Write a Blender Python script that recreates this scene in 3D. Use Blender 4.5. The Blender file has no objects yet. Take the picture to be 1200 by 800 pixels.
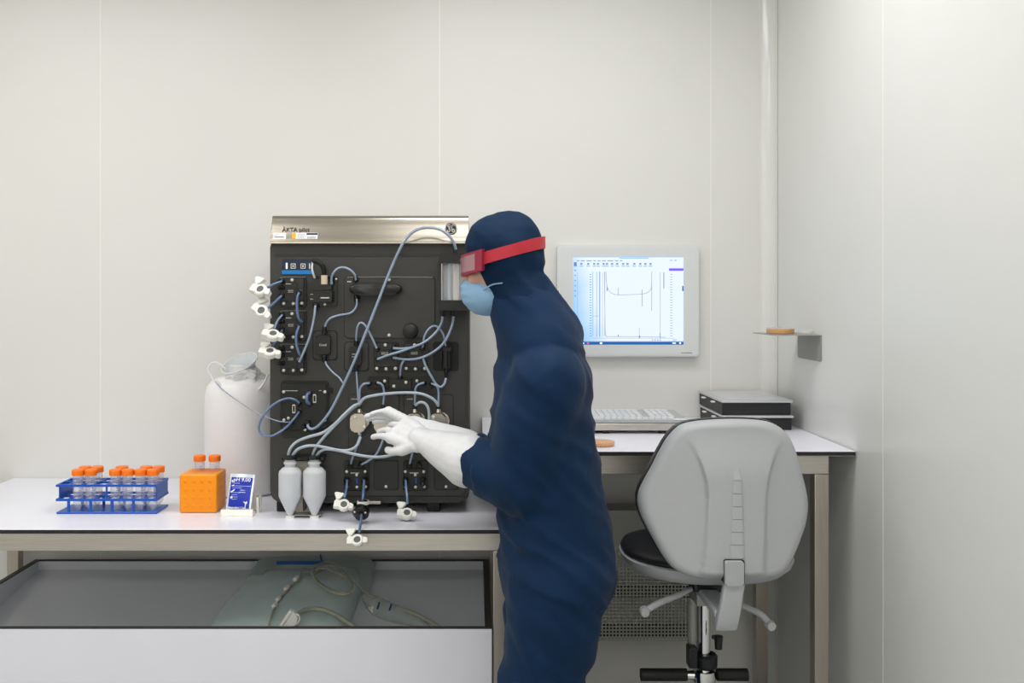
import bpy, bmesh, math, random
from mathutils import Vector, Matrix, noise

random.seed(7)
scene = bpy.context.scene
COL = scene.collection

# ------------------------------------------------------------------ camera, world, lights, exposure
F = 1117.0                  # focal length in pixels of the 1200x800 frame
VX, VY = 558.0, 347.0       # vanishing point of the room's depth direction in that frame
CH = 1.42                   # camera height
cam_d = bpy.data.cameras.new('camera')
cam = bpy.data.objects.new('camera', cam_d)
COL.objects.link(cam)
cam.location = (0, 0, CH)
cam.rotation_euler = (math.pi / 2, 0, 0)
cam_d.sensor_width = 36.0
cam_d.lens = F / 1200.0 * 36.0
cam_d.shift_x = (600 - VX) / 1200.0
cam_d.shift_y = -(400 - VY) / 1200.0
cam_d.clip_start = 0.02
scene.camera = cam

world = bpy.data.worlds.new('world')
scene.world = world
world.use_nodes = True
world.node_tree.nodes['Background'].inputs[0].default_value = (0.9, 0.95, 1, 1)
world.node_tree.nodes['Background'].inputs[1].default_value = 0.02

CEIL = 2.75
def add_area_lamp(x, y, sx, sy, power):
    d = bpy.data.lights.new('ceiling_and_fill_lamp', 'AREA')
    d.shape = 'RECTANGLE'; d.size = sx; d.size_y = sy; d.energy = power
    d.color = (1.0, 0.994, 0.985)
    o = bpy.data.objects.new('ceiling_and_fill_lamp', d)
    COL.objects.link(o)
    o.location = (x, y, CEIL - 0.004)
for lx, ly, pw in ((-1.65, 2.25, 16), (0.24, 2.25, 16), (-1.65, 1.0, 11), (0.24, 1.0, 11), (-1.65, -2.1, 32), (0.24, -2.1, 30)):  # rear pair added out of view to send fill light under the bench
    add_area_lamp(lx, ly, 1.2, 0.6, pw)

scene.view_settings.view_transform = 'Standard'
scene.view_settings.look = 'None'
scene.view_settings.gamma = 1.0
scene.view_settings.use_curve_mapping = False
scene.view_settings.exposure = 0.03

# ------------------------------------------------------------------ helpers
def W(x, y, Y):
    """point at depth Y that the frame shows at pixel x, y"""
    return Vector(((x - VX) * Y / F, Y, CH - (y - VY) * Y / F))

def lin(c):
    return tuple(((v / 255.0) / 12.92 if v <= 10 else (((v / 255.0) + 0.055) / 1.055) ** 2.4) for v in c)

MATS = {}
def mat(name, rgb, rough=0.5, metal=0.0, var=0.04, scale=30.0, bump=0.0, bscale=200.0, spec=0.5,
        alpha=1.0, trans=0.0, emit=0.0, stretch=None, sss=0.0, ior=1.45, coat=0.0, sheen=0.0):
    m = bpy.data.materials.new(name)
    m.use_nodes = True
    nt = m.node_tree
    b = nt.nodes['Principled BSDF']
    c = lin(rgb)
    tc = nt.nodes.new('ShaderNodeTexCoord')
    mp = nt.nodes.new('ShaderNodeMapping')
    nt.links.new(tc.outputs['Object'], mp.inputs['Vector'])
    if stretch:
        mp.inputs['Scale'].default_value = stretch
    nz = nt.nodes.new('ShaderNodeTexNoise')
    nz.inputs['Scale'].default_value = scale
    nz.inputs['Detail'].default_value = 4
    nt.links.new(mp.outputs[0], nz.inputs['Vector'])
    rp = nt.nodes.new('ShaderNodeValToRGB')
    rp.color_ramp.elements[0].position = 0.3
    rp.color_ramp.elements[1].position = 0.7
    rp.color_ramp.elements[0].color = tuple(v * (1 - var) for v in c) + (1,)
    rp.color_ramp.elements[1].color = tuple(min(1, v * (1 + var)) for v in c) + (1,)
    nt.links.new(nz.outputs['Fac'], rp.inputs[0])
    nt.links.new(rp.outputs[0], b.inputs['Base Color'])
    b.inputs['Roughness'].default_value = rough
    b.inputs['Metallic'].default_value = metal
    b.inputs['Specular IOR Level'].default_value = spec
    b.inputs['IOR'].default_value = ior
    b.inputs['Alpha'].default_value = alpha
    b.inputs['Transmission Weight'].default_value = trans
    b.inputs['Coat Weight'].default_value = coat
    b.inputs['Sheen Weight'].default_value = sheen
    if sss:
        b.inputs['Subsurface Weight'].default_value = sss
        b.inputs['Subsurface Radius'].default_value = (0.02, 0.012, 0.008)
        b.inputs['Subsurface Scale'].default_value = 0.5
    if emit:
        nt.links.new(rp.outputs[0], b.inputs['Emission Color'])
        b.inputs['Emission Strength'].default_value = emit
    if bump:
        n2 = nt.nodes.new('ShaderNodeTexNoise')
        n2.inputs['Scale'].default_value = bscale
        nt.links.new(mp.outputs[0], n2.inputs['Vector'])
        bp = nt.nodes.new('ShaderNodeBump')
        bp.inputs['Strength'].default_value = bump
        bp.inputs['Distance'].default_value = 0.003
        nt.links.new(n2.outputs['Fac'], bp.inputs['Height'])
        nt.links.new(bp.outputs[0], b.inputs['Normal'])
    MATS[name] = m
    return m

mat('wall_panel', (223, 222, 218), 0.36, var=0.012, scale=2.5, bump=0.03, bscale=60, spec=0.45)
mat('wall_panel_right', (222, 223, 220), 0.3, var=0.012, scale=2.5, bump=0.03, bscale=60, spec=0.5)
mat('wall_joint', (226, 224, 217), 0.4, var=0.01)
mat('wall_seam', (240, 238, 232), 0.3, var=0.01)
mat('cove_vinyl', (226, 226, 222), 0.16, var=0.01, spec=0.55)
mat('ceiling_white', (228, 228, 224), 0.6, var=0.01)
mat('floor_vinyl', (172, 174, 172), 0.4, var=0.05, scale=8)
mat('laminate', (234, 234, 243), 0.3, var=0.012, scale=6, spec=0.5)
mat('laminate_core', (38, 36, 34), 0.45, var=0.1)
mat('steel', (204, 198, 190), 0.36, 1.0, var=0.08, scale=9, stretch=(1, 6, 60))
mat('steel_upright', (188, 180, 170), 0.38, 1.0, var=0.08, scale=9, stretch=(60, 60, 1))
mat('steel_header', (178, 170, 158), 0.24, 1.0, var=0.05, scale=8, stretch=(1, 6, 50))
mat('steel_pump', (214, 206, 192), 0.24, 1.0, var=0.04)
mat('chrome', (225, 225, 225), 0.08, 1.0, var=0.02)
mat('grey_metal', (152, 153, 148), 0.45, 0.25, var=0.02)
mat('instrument', (58, 57, 55), 0.5, var=0.05, scale=300, bump=0.05, bscale=900)
mat('instrument_dark', (40, 40, 39), 0.42, var=0.05, scale=200)
mat('black_gloss', (20, 20, 20), 0.22, var=0.1)
mat('black_plastic', (26, 26, 26), 0.4, var=0.1)
mat('black_rubber', (17, 17, 17), 0.6, var=0.1)
mat('screw', (226, 222, 212), 0.3, 0.7, var=0.03)
mat('tube_blue', (156, 174, 198), 0.18, var=0.08, scale=60, trans=0.25, coat=0.8)
mat('tube_deep', (102, 132, 172), 0.18, var=0.08, scale=60, trans=0.25, coat=0.8)
mat('tube_pale', (196, 208, 218), 0.22, var=0.05, scale=60, trans=0.3, coat=0.3)
mat('tube_clear', (206, 206, 186), 0.18, var=0.04, trans=0.45, coat=0.4, alpha=0.85)
mat('clamp_white', (236, 234, 226), 0.42, var=0.02, sss=0.05)
mat('gasket', (92, 92, 92), 0.5, var=0.05)
mat('bottle_pe', (238, 240, 243), 0.35, var=0.02, alpha=0.62)
mat('bottle_liquid', (168, 178, 192), 0.2, var=0.02, alpha=0.8)
mat('jug_pe', (246, 244, 246), 0.34, var=0.012, alpha=0.93, sss=0.1)
mat('film_white', (246, 246, 246), 0.25, var=0.02, alpha=0.6, bump=0.3, bscale=60)
mat('lid_clear', (226, 232, 238), 0.2, var=0.02, alpha=0.55)
mat('rack_blue', (10, 84, 182), 0.35, var=0.04)
mat('cap_orange', (250, 122, 14), 0.4, var=0.04)
mat('rack_orange', (255, 152, 0), 0.32, var=0.03, sss=0.2)
mat('rack_orange_dent', (255, 140, 0), 0.35, var=0.03)
mat('tube_plastic', (226, 228, 244), 0.12, var=0.02, alpha=0.3)
mat('ink', (60, 60, 66), 0.6)
mat('paper_white', (240, 240, 242), 0.5, var=0.01)
mat('sachet_foil', (214, 222, 232), 0.25, 0.4, var=0.03)
mat('sachet_blue', (14, 46, 176), 0.3, var=0.05, scale=80)
mat('stand_steel', (240, 238, 230), 0.25, 0.5, var=0.03)
mat('monitor_shell', (216, 219, 219), 0.4, var=0.01)
mat('monitor_edge', (220, 223, 222), 0.35, var=0.01)
mat('keyboard_grey', (176, 178, 178), 0.4, var=0.02)
mat('key_white', (226, 228, 232), 0.45, var=0.02)
mat('tray_black', (30, 30, 31), 0.5, var=0.08)
mat('tray_side', (62, 62, 60), 0.5, var=0.05)
mat('lid_grey', (196, 198, 200), 0.28, var=0.02)
mat('agar', (236, 160, 70), 0.25, var=0.05, alpha=0.9)
mat('amber', (226, 150, 30), 0.2, var=0.06, alpha=0.92)
mat('dish_clear', (230, 230, 226), 0.08, var=0.01, alpha=0.16)
mat('chair_grey', (172, 174, 177), 0.45, var=0.012, scale=60, bump=0.04, bscale=500)
mat('chair_black', (18, 20, 26), 0.4, var=0.1, bump=0.1, bscale=400)
mat('perforated', (176, 176, 168), 0.45, 0.2, var=0.02)
mat('cabinet_grey', (168, 168, 162), 0.5, var=0.02)
mat('bag_film', (212, 230, 226), 0.12, var=0.06, scale=6, alpha=0.9, bump=0.35, bscale=22, coat=0.5)
mat('bag_seal', (190, 200, 196), 0.12, var=0.05, alpha=0.55, bump=0.6, bscale=50, coat=0.5)
mat('strip_blue', (20, 82, 156), 0.35, var=0.05)
mat('navy_tie', (18, 44, 110), 0.4)
mat('bin_grey', (216, 219, 223), 0.2, var=0.015, scale=4, spec=0.6)
mat('coverall', (0, 37, 70), 0.75, var=0.08, scale=14, bump=0.25, bscale=55, sheen=0.05, spec=0.25)
mat('hood_navy', (0, 34, 64), 0.75, var=0.08, scale=14, bump=0.25, bscale=55, spec=0.25)
mat('skin', (205, 158, 136), 0.5, var=0.05, scale=60, sss=0.12)
mat('glove_white', (222, 222, 224), 0.5, var=0.03, scale=40, bump=0.15, bscale=90)
mat('mask_blue', (138, 176, 208), 0.7, var=0.03, bump=0.2, bscale=300)
mat('strap_red', (190, 42, 56), 0.45, var=0.06)
mat('frame_red', (150, 40, 66), 0.35, var=0.06)
mat('lens_clear', (226, 214, 214), 0.05, var=0.01, alpha=0.18, coat=1.0)
mat('eye_white', (236, 232, 228), 0.25)
mat('iris_brown', (62, 40, 26), 0.25)
mat('shoe_white', (216, 218, 220), 0.55, var=0.03)
mat('label_yellow', (240, 180, 40), 0.5)
mat('label_navy', (34, 50, 74), 0.5)
mat('logo_dark', (48, 48, 50), 0.4)
mat('panel_navy', (18, 34, 58), 0.2)
mat('panel_blue', (0, 122, 192), 0.35)
mat('led_white', (244, 248, 255), 0.3, emit=0.7)
mat('beige_cap', (206, 192, 168), 0.5)
mat('white_tube', (236, 240, 246), 0.35)
mat('trap_glass', (222, 226, 232), 0.05, var=0.01, alpha=0.3, coat=1.0)
mat('trap_core', (226, 216, 198), 0.35, var=0.03)
mat('holder_beige', (206, 200, 186), 0.5)

# screen materials: a lit display, the person's blue reflection painted in at left
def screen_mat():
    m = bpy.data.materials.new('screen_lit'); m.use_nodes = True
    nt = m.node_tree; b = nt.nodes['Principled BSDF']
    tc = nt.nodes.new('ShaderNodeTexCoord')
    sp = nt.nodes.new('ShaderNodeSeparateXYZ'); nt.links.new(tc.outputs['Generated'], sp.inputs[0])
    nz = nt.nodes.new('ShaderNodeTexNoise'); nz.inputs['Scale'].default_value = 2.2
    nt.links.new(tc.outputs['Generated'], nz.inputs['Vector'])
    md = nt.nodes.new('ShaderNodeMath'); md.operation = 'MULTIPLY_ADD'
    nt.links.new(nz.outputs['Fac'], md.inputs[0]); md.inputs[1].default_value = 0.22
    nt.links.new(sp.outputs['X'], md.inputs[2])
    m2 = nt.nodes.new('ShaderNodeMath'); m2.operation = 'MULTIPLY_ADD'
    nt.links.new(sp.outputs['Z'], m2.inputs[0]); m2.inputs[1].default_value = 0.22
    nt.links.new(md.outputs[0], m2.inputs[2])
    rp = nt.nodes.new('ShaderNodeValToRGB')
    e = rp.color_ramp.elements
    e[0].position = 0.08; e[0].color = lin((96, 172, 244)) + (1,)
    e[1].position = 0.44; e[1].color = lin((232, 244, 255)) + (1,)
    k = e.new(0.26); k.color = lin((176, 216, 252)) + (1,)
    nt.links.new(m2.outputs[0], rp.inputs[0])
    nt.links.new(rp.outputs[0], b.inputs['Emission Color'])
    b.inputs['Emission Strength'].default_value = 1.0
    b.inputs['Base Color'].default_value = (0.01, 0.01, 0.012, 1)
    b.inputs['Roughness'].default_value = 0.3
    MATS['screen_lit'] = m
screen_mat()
for n_, c_, e_ in (('px_line', (112, 112, 134), .8), ('px_text', (96, 130, 176), .8), ('px_blue', (96, 156, 226), .9),
                   ('px_bar', (30, 84, 146), .8), ('px_purple', (104, 76, 206), .9), ('px_white', (246, 250, 255), .95),
                   ('px_red', (226, 90, 90), .8)):
    mm = mat(n_, c_, 0.4, emit=e_)
    mm.node_tree.nodes['Principled BSDF'].inputs['Specular IOR Level'].default_value = 0.1

def M(n):
    return MATS[n]

def link(name, me, material, parent=None, loc=None, smooth=None):
    o = bpy.data.objects.new(name, me)
    COL.objects.link(o)
    if material and not me.materials:
        for k in (material if isinstance(material, (list, tuple)) else [material]):
            me.materials.append(M(k))
    if loc is not None:
        o.location = loc
    if parent is not None:
        o.parent = parent
        o.matrix_parent_inverse = parent['_inv'] if False else world_inv(parent)
    return o

def world_inv(p):
    m = Matrix.Identity(4)
    while p is not None:
        m = p.matrix_parent_inverse @ p.matrix_basis @ m if p.parent else p.matrix_basis @ m
        p = p.parent
    return m.inverted()

def finish(bm, name, material, parent=None, smooth=35, loc=None, recalc=True):
    if recalc:
        bmesh.ops.recalc_face_normals(bm, faces=bm.faces)
    me = bpy.data.meshes.new(name)
    if smooth:
        a = math.radians(smooth)
        for f in bm.faces: f.smooth = True
        for e in bm.edges:
            e.smooth = (len(e.link_faces) == 2 and e.calc_face_angle(9) < a)
    bm.to_mesh(me); bm.free()
    return link(name, me, material, parent, loc)

def empty(name, loc, label=None, cat=None, group=None, parent=None):
    o = bpy.data.objects.new(name, None)
    COL.objects.link(o)
    o.location = loc
    o.empty_display_size = 0.05
    if parent is not None:
        o.parent = parent
        o.matrix_parent_inverse = world_inv(parent)
    if label: o['label'] = label
    if cat: o['category'] = cat
    if group: o['group'] = group
    return o

def tag(o, label, cat=None, group=None, kind=None):
    if label: o['label'] = label
    if cat: o['category'] = cat
    if group: o['group'] = group
    if kind: o['kind'] = kind
    return o

def bm_box(bm, lo, hi, bevel=0.0, seg=2):
    lo = Vector(lo); hi = Vector(hi)
    r = bmesh.ops.create_cube(bm, size=1.0)
    vs = r['verts']
    c = (lo + hi) / 2; s = hi - lo
    for v in vs:
        v.co = Vector((v.co.x * s.x, v.co.y * s.y, v.co.z * s.z)) + c
    if bevel > 0:
        es = list({e for v in vs for e in v.link_edges})
        bmesh.ops.bevel(bm, geom=es, offset=bevel, segments=seg, profile=0.5, affect='EDGES')

def box(name, material, parent, lo, hi, bevel=0.0, seg=2):
    bm = bmesh.new()
    bm_box(bm, lo, hi, bevel, seg)
    return finish(bm, name, material, parent, smooth=21)

def frame_of(d):
    d = Vector(d).normalized()
    u = d.orthogonal().normalized()
    return d, u, d.cross(u)

def bm_cyl(bm, p0, p1, r0, r1=None, seg=20, caps=True):
    r1 = r0 if r1 is None else r1
    p0 = Vector(p0); p1 = Vector(p1)
    d, u, v = frame_of(p1 - p0)
    a = []; b = []
    for i in range(seg):
        t = 2 * math.pi * i / seg
        k = u * math.cos(t) + v * math.sin(t)
        a.append(bm.verts.new(p0 + k * r0)); b.append(bm.verts.new(p1 + k * r1))
    for i in range(seg):
        j = (i + 1) % seg
        bm.faces.new((a[i], a[j], b[j], b[i]))
    if caps:
        bm.faces.new(a[::-1]); bm.faces.new(b)

def cyl(name, material, parent, p0, p1, r0, r1=None, seg=20):
    bm = bmesh.new()
    bm_cyl(bm, p0, p1, r0, r1, seg)
    return finish(bm, name, material, parent)

def bm_lathe(bm, prof, origin=(0, 0, 0), axis=(0, 0, 1), seg=28, sy=1.0):
    """prof = [(radius, along)...]"""
    origin = Vector(origin)
    d = Vector(axis).normalized()
    if abs(d.z) > 0.999:
        u, v = Vector((1, 0, 0)), Vector((0, 1, 0)) * (1 if d.z > 0 else -1)
    else:
        d, u, v = frame_of(d)
    rings = []
    for r, h in prof:
        if r <= 1e-6:
            rings.append([bm.verts.new(origin + d * h)])
        else:
            rings.append([bm.verts.new(origin + d * h + (u * math.cos(2 * math.pi * i / seg) + v * sy * math.sin(2 * math.pi * i / seg)) * r) for i in range(seg)])
    for A_, B_ in zip(rings, rings[1:]):
        for i in range(seg):
            j = (i + 1) % seg
            if len(A_) == 1 and len(B_) == 1: continue
            if len(A_) == 1: bm.faces.new((A_[0], B_[j], B_[i]))
            elif len(B_) == 1: bm.faces.new((A_[i], A_[j], B_[0]))
            else: bm.faces.new((A_[i], A_[j], B_[j], B_[i]))

def lathe(name, material, parent, prof, origin=(0, 0, 0), axis=(0, 0, 1), seg=28, sy=1.0):
    bm = bmesh.new()
    bm_lathe(bm, prof, origin, axis, seg, sy)
    return finish(bm, name, material, parent)

def spline(pts, n=7):
    pts = [Vector(p) for p in pts]
    if len(pts) < 3: return pts
    P = [pts[0] * 2 - pts[1]] + pts + [pts[-1] * 2 - pts[-2]]
    out = []
    for i in range(1, len(P) - 2):
        a, b, c, d = P[i - 1:i + 3]
        for k in range(n):
            t = k / n
            out.append(0.5 * ((2 * b) + (c - a) * t + (2 * a - 5 * b + 4 * c - d) * t * t + (3 * b - a - 3 * c + d) * t ** 3))
    out.append(pts[-1])
    return out

def bm_tube(bm, pts, r, seg=8, n=7, radii=None, closed=False, flat=None):
    P = spline(pts, n)
    N = len(P)
    prev = None
    rings = []
    for i, p in enumerate(P):
        t = (P[min(i + 1, N - 1)] - P[max(i - 1, 0)])
        if t.length < 1e-9: t = Vector((0, 0, 1))
        t.normalize()
        if prev is None:
            u = t.orthogonal().normalized()
        else:
            u = prev - t * prev.dot(t)
            u = u.normalized() if u.length > 1e-6 else t.orthogonal().normalized()
        prev = u
        v = t.cross(u)
        rr = r
        if radii:
            f = i / (N - 1) * (len(radii) - 1); k = min(int(f), len(radii) - 2)
            rr = radii[k] + (radii[k + 1] - radii[k]) * (f - k)
        rings.append([bm.verts.new(p + (u * math.cos(2 * math.pi * j / seg) + v * math.sin(2 * math.pi * j / seg)) * rr) for j in range(seg)])
    for A_, B_ in zip(rings, rings[1:]):
        for i in range(seg):
            j = (i + 1) % seg
            bm.faces.new((A_[i], A_[j], B_[j], B_[i]))
    bm.faces.new(rings[0][::-1]); bm.faces.new(rings[-1])

def tube(name, material, parent, pts, r, seg=8, n=7, radii=None):
    bm = bmesh.new()
    bm_tube(bm, pts, r, seg, n, radii)
    return finish(bm, name, material, parent, smooth=60)

def rrect(x0, x1, z0, z1, r, n=5):
    out = []
    for cx, cz, a0 in ((x1 - r, z1 - r, 0), (x0 + r, z1 - r, 90), (x0 + r, z0 + r, 180), (x1 - r, z0 + r, 270)):
        for i in range(n + 1):
            a = math.radians(a0 + 90 * i / n)
            out.append((cx + r * math.cos(a), cz + r * math.sin(a)))
    return out

def bm_prism(bm, outline, yf, yb, bevel=0.0, seg=2):
    f = [bm.verts.new((x, yf, z)) for x, z in outline]
    b = [bm.verts.new((x, yb, z)) for x, z in outline]
    n = len(outline)
    ff = bm.faces.new(f)
    bm.faces.new(b[::-1])
    for i in range(n):
        j = (i + 1) % n
        bm.faces.new((f[i], b[i], b[j], f[j]))
    if bevel:
        bmesh.ops.bevel(bm, geom=list(ff.edges), offset=bevel, segments=seg, profile=0.5, affect='EDGES')

def prism(name, material, parent, outline, yf, yb, bevel=0.0, seg=2):
    """outline in x, z; front at yf, back at yb"""
    bm = bmesh.new()
    bm_prism(bm, outline, yf, yb, bevel, seg)
    return finish(bm, name, material, parent, smooth=21)

def text(name, material, parent, s, loc, size, depth=0.0004, rot=(math.pi / 2, 0, 0), align='LEFT', sx=1.0, shear=0.0):
    cu = bpy.data.curves.new(name, 'FONT')
    cu.body = s; cu.size = size; cu.extrude = depth; cu.align_x = align; cu.shear = shear
    cu.resolution_u = 3
    o = bpy.data.objects.new('tmp', cu)
    COL.objects.link(o)
    dg = bpy.context.evaluated_depsgraph_get()
    me = bpy.data.meshes.new_from_object(o.evaluated_get(dg))
    bpy.data.objects.remove(o)
    me.materials.clear()
    me.name = name
    me.transform(Matrix.Translation(loc) @ Matrix.Rotation(rot[2], 4, 'Z') @ Matrix.Rotation(rot[1], 4, 'Y') @ Matrix.Rotation(rot[0], 4, 'X') @ Matrix.Diagonal((sx, 1, 1, 1)))
    return link(name, me, material, parent)

def two_tone(o, side):
    """worktop: the sides of the slab show the dark laminate core"""
    me = o.data
    me.materials.append(M(side))
    for p in me.polygons:
        if abs(p.normal.z) < 0.7: p.material_index = 1

# ------------------------------------------------------------------ the room
WY = F / 327.0                    # back wall 3.416 m from the camera
RX = 1.063                        # right wall
LX, FY = -2.75, -2.9
def struct(o, label):
    o['kind'] = 'structure'; o['label'] = label
    return o

struct(box('floor', 'floor_vinyl', None, (LX - .1, FY - .1, -0.1), (RX + .1, WY + .1, 0)), 'pale grey vinyl cleanroom floor')
struct(box('ceiling', 'ceiling_white', None, (LX - .1, FY - .1, CEIL), (RX + .1, WY + .1, CEIL + .1)), 'white cleanroom ceiling above the benches')
wb = struct(box('wall_back', 'wall_joint', None, (LX, WY + .004, 0), (RX + .1, WY + .1, CEIL)), 'off-white panelled wall behind the benches')
seams = [LX, -2.56, -1.346, -0.131, 0.841, 1.021]
for a, b in zip(seams, seams[1:]):
    box('wall_panel', 'wall_panel', wb, (a + .0002, WY, 0), (b - .0002, WY + .0045, CEIL))
    if b < 1: box('panel_seam', 'wall_seam', wb, (b - .0018, WY - .0007, 0), (b + .0018, WY, CEIL))
wr = struct(box('wall_right', 'wall_joint', None, (RX + .004, FY, 0), (RX + .1, WY + .1, CEIL)), 'pale grey panelled wall at the right')
sy = [FY, -2.3, -1.1, 0.1, 1.3, 2.491, 3.36]
for a, b in zip(sy, sy[1:]):
    box('wall_panel', 'wall_panel_right', wr, (RX, a + .0002, 0), (RX + .0045, b - .0002, CEIL))
    if b < 3: box('panel_seam', 'wall_seam', wr, (RX - .0007, b - .0018, 0), (RX, b + .0018, CEIL))
wl = struct(box('wall_left', 'wall_joint', None, (LX - .1, FY, 0), (LX - .0, WY + .1, CEIL)), 'off-white wall at the far left')
wf = struct(box('wall_front', 'wall_joint', None, (LX, FY - .1, 0), (RX + .1, FY, CEIL)), 'off-white wall behind the camera')
# concave cove between back and right wall
bm = bmesh.new()
prev = None
R = 0.046
cx, cy = RX - R, WY - R
for i in range(13):
    a = math.radians(90 * i / 12)
    p = (cx + R * math.sin(a), cy + R * math.cos(a))
    c = [bm.verts.new((p[0], p[1], 0)), bm.verts.new((p[0], p[1], CEIL))]
    if prev: bm.faces.new((prev[0], c[0], c[1], prev[1]))
    prev = c
o = finish(bm, 'trim_1', 'cove_vinyl', None, smooth=60)
sm = o.modifiers.new('thickness', 'SOLIDIFY'); sm.thickness = 0.004; sm.offset = 0
struct(o, 'glossy rounded cove strip in the wall corner')
box('cove_edge', 'wall_joint', o, (1.012, WY - .003, 0), (1.019, WY, CEIL), .001, 1)
box('cove_edge', 'wall_joint', o, (RX - .003, 3.361, 0), (RX, 3.368, CEIL), .001, 1)

# ------------------------------------------------------------------ bench and desk
FRONT = F / 419.5                 # 2.663
BZ = CH - 0.651                   # bench top .769
DZ = CH - 0.433                   # desk top .987
def table(name, label, x0, x1, z, legs_x, rail, back_leg_y, stretch_y=3.25):
    t = empty(name, ((x0 + x1) / 2, (FRONT + WY) / 2, 0), label, 'table')
    th = 0.0135
    top = box('worktop', 'laminate', t, (x0, FRONT, z - th), (x1, WY - .002, z), 0.0012, 1)
    two_tone(top, 'laminate_core')
    rx0, rx1, rh = rail
    zz = z - th - .0005
    box('front_rail', 'steel', t, (rx0, FRONT + .012, zz - rh), (rx1, FRONT + .052, zz), .002)
    box('back_rail', 'steel', t, (rx0, back_leg_y, zz - rh), (rx1, back_leg_y + .04, zz), .002)
    for lx in legs_x:
        box('side_rail', 'steel', t, (lx, FRONT + .052, zz - rh), (lx + .04, back_leg_y, zz), .002)
        for y in (FRONT + .012, back_leg_y):
            lg = box('leg', 'steel_upright', t, (lx, y, .02), (lx + .04, y + .04, zz - rh - .0005), .002)
            cyl('levelling_foot', 'black_rubber', lg, (lx + .02, y + .02, 0), (lx + .02, y + .02, .022), .018, .014)
    return t
table('lab_bench', 'white-topped steel lab bench carrying the dark chromatography instrument', -1.657, 0.088, BZ, (-1.645, 0.048), (-1.645, .088, .0495), 3.34)
table('computer_desk', 'taller white-topped steel desk under the wall screen, with chair', 0.02, 1.060, DZ, (0.115, .95), (0.115, .99, .052), 3.236)

# ------------------------------------------------------------------ storage bin under the bench
bx0, bx1 = -1.5535, 0.0440
by0, by1 = FRONT + .002, 3.357
rz = CH - (735 - VY) / (F / by0)          # rim height
t = empty('storage_bin', ((bx0 + bx1) / 2, (by0 + by1) / 2, 0), 'wide open-topped white bin with black edges under the bench', 'bin')
def edged(name, lo, hi, matn='laminate'):
    p = box(name, matn, t, lo, (hi[0], hi[1], hi[2] - .0045), .0008, 1)
    box('black_edge', 'laminate_core', p, (lo[0], lo[1], hi[2] - .0045), hi, .0008, 1)
edged('front_panel', (bx0, by0, .14), (bx1, by0 + .012, rz))
edged('side_panel', (bx0, by0 + .0121, .14), (bx0 + .018, by1 - .0125, rz), 'bin_grey')
edged('side_panel', (bx1 - .02, by0 + .0121, .14), (bx1, by1 - .0125, rz), 'bin_grey')
edged('back_panel', (bx0, by1 - .012, .14), (bx1, by1, rz), 'bin_grey')
def zfloor(Y): return 0.462 - (3.355 - Y) * 0.16
bm = bmesh.new()
vs = [bm.verts.new((x, y, zfloor(y) - d)) for d in (0, .008) for x, y in ((bx0 + .018, by0 + .012), (bx1 - .02, by0 + .012), (bx1 - .02, by1 - .012), (bx0 + .018, by1 - .012))]
for f in ((0, 1, 2, 3), (7, 6, 5, 4), (0, 4, 5, 1), (1, 5, 6, 2), (2, 6, 7, 3), (3, 7, 4, 0)):
    bm.faces.new([vs[i] for i in f])
finish(bm, 'sloping_floor', 'bin_grey', t)
box('bottom_panel', 'bin_grey', t, (bx0, by0, .13), (bx1, by1, .1395))
for x in (bx0 + .1, bx1 - .1):
    for y in (by0 + .08, by1 - .08):
        c = cyl('caster_wheel', 'black_rubber', t, (x - .012, y, .045), (x + .012, y, .045), .045, seg=24)
        box('caster_fork', 'grey_metal', c, (x - .02, y - .03, .08), (x + .02, y + .03, .1295), .004)

# ------------------------------------------------------------------ chromatography instrument
AY = 2.86
K = AY / F
def A(x, y, o=0.0):
    return W(x, y, AY - o)
def ax(x): return (x - VX) * K
def az(y): return CH - (y - VY) * K
ins = empty('chromatography_system', (ax(433), 3.1, BZ), 'tall dark grey chromatography instrument with steel top and looping blue tubes', 'instrument')
bodyo = rrect(ax(316.5), ax(550), az(589), az(276), 0.034, 7)
bodyo = [(x, min(z, az(280))) for x, z in bodyo]
prism('housing', 'instrument', ins, bodyo, AY, 3.34, 0.006)
# sunken step below the header
prism('upper_groove', 'instrument_dark', ins, rrect(ax(322), ax(545), az(300.5), az(297), .003), AY - .0012, AY + .01)
prism('front_panel', 'instrument', ins, rrect(ax(324), ax(546), az(580), az(301), .02), AY - .003, AY + .01, .002)
prism('lower_lip', 'instrument_dark', ins, rrect(ax(330), ax(545), az(586), az(581.5), .004), AY - .005, AY + .01, .002)
# header extruded along x
bm = bmesh.new()
prof = [(AY - .016, az(285.5)), (AY - .016, az(283)), (AY - .012, az(279)), (AY - .005, az(268)), (AY + .0, az(257)),
        (AY + .006, az(253.5)), (AY + .02, az(252)), (AY + .46, az(252)), (AY + .48, az(256)), (AY + .48, az(285.5))]
x0, x1 = ax(317.2), ax(549.8)
L_ = [bm.verts.new((x0 + (.004 if i in (3, 4, 5, 6, 7, 8) else 0), y, z)) for i, (y, z) in enumerate(prof)]
R_ = [bm.verts.new((x1 - (.002 if i in (3, 4, 5, 6, 7, 8) else 0), y, z)) for i, (y, z) in enumerate(prof)]
n = len(prof)
for i in range(n):
    j = (i + 1) % n
    bm.faces.new((L_[i], L_[j], R_[j], R_[i]))
bm.faces.new(L_[::-1]); bm.faces.new(R_)
hd = finish(bm, 'steel_header', 'steel_header', ins, smooth=50)
tilt = math.atan2(.007, az(268) - az(279))
def H(x, y, o=0.0):
    """point on the header's slanted face"""
    z = az(y)
    Yf = AY - .005 - (az(268) - z) / (az(268) - az(279)) * .007
    if y < 268: Yf = AY - .005 + (z - az(268)) / (az(257) - az(268)) * .005
    return Vector((ax(x), Yf - o, z))
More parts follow.
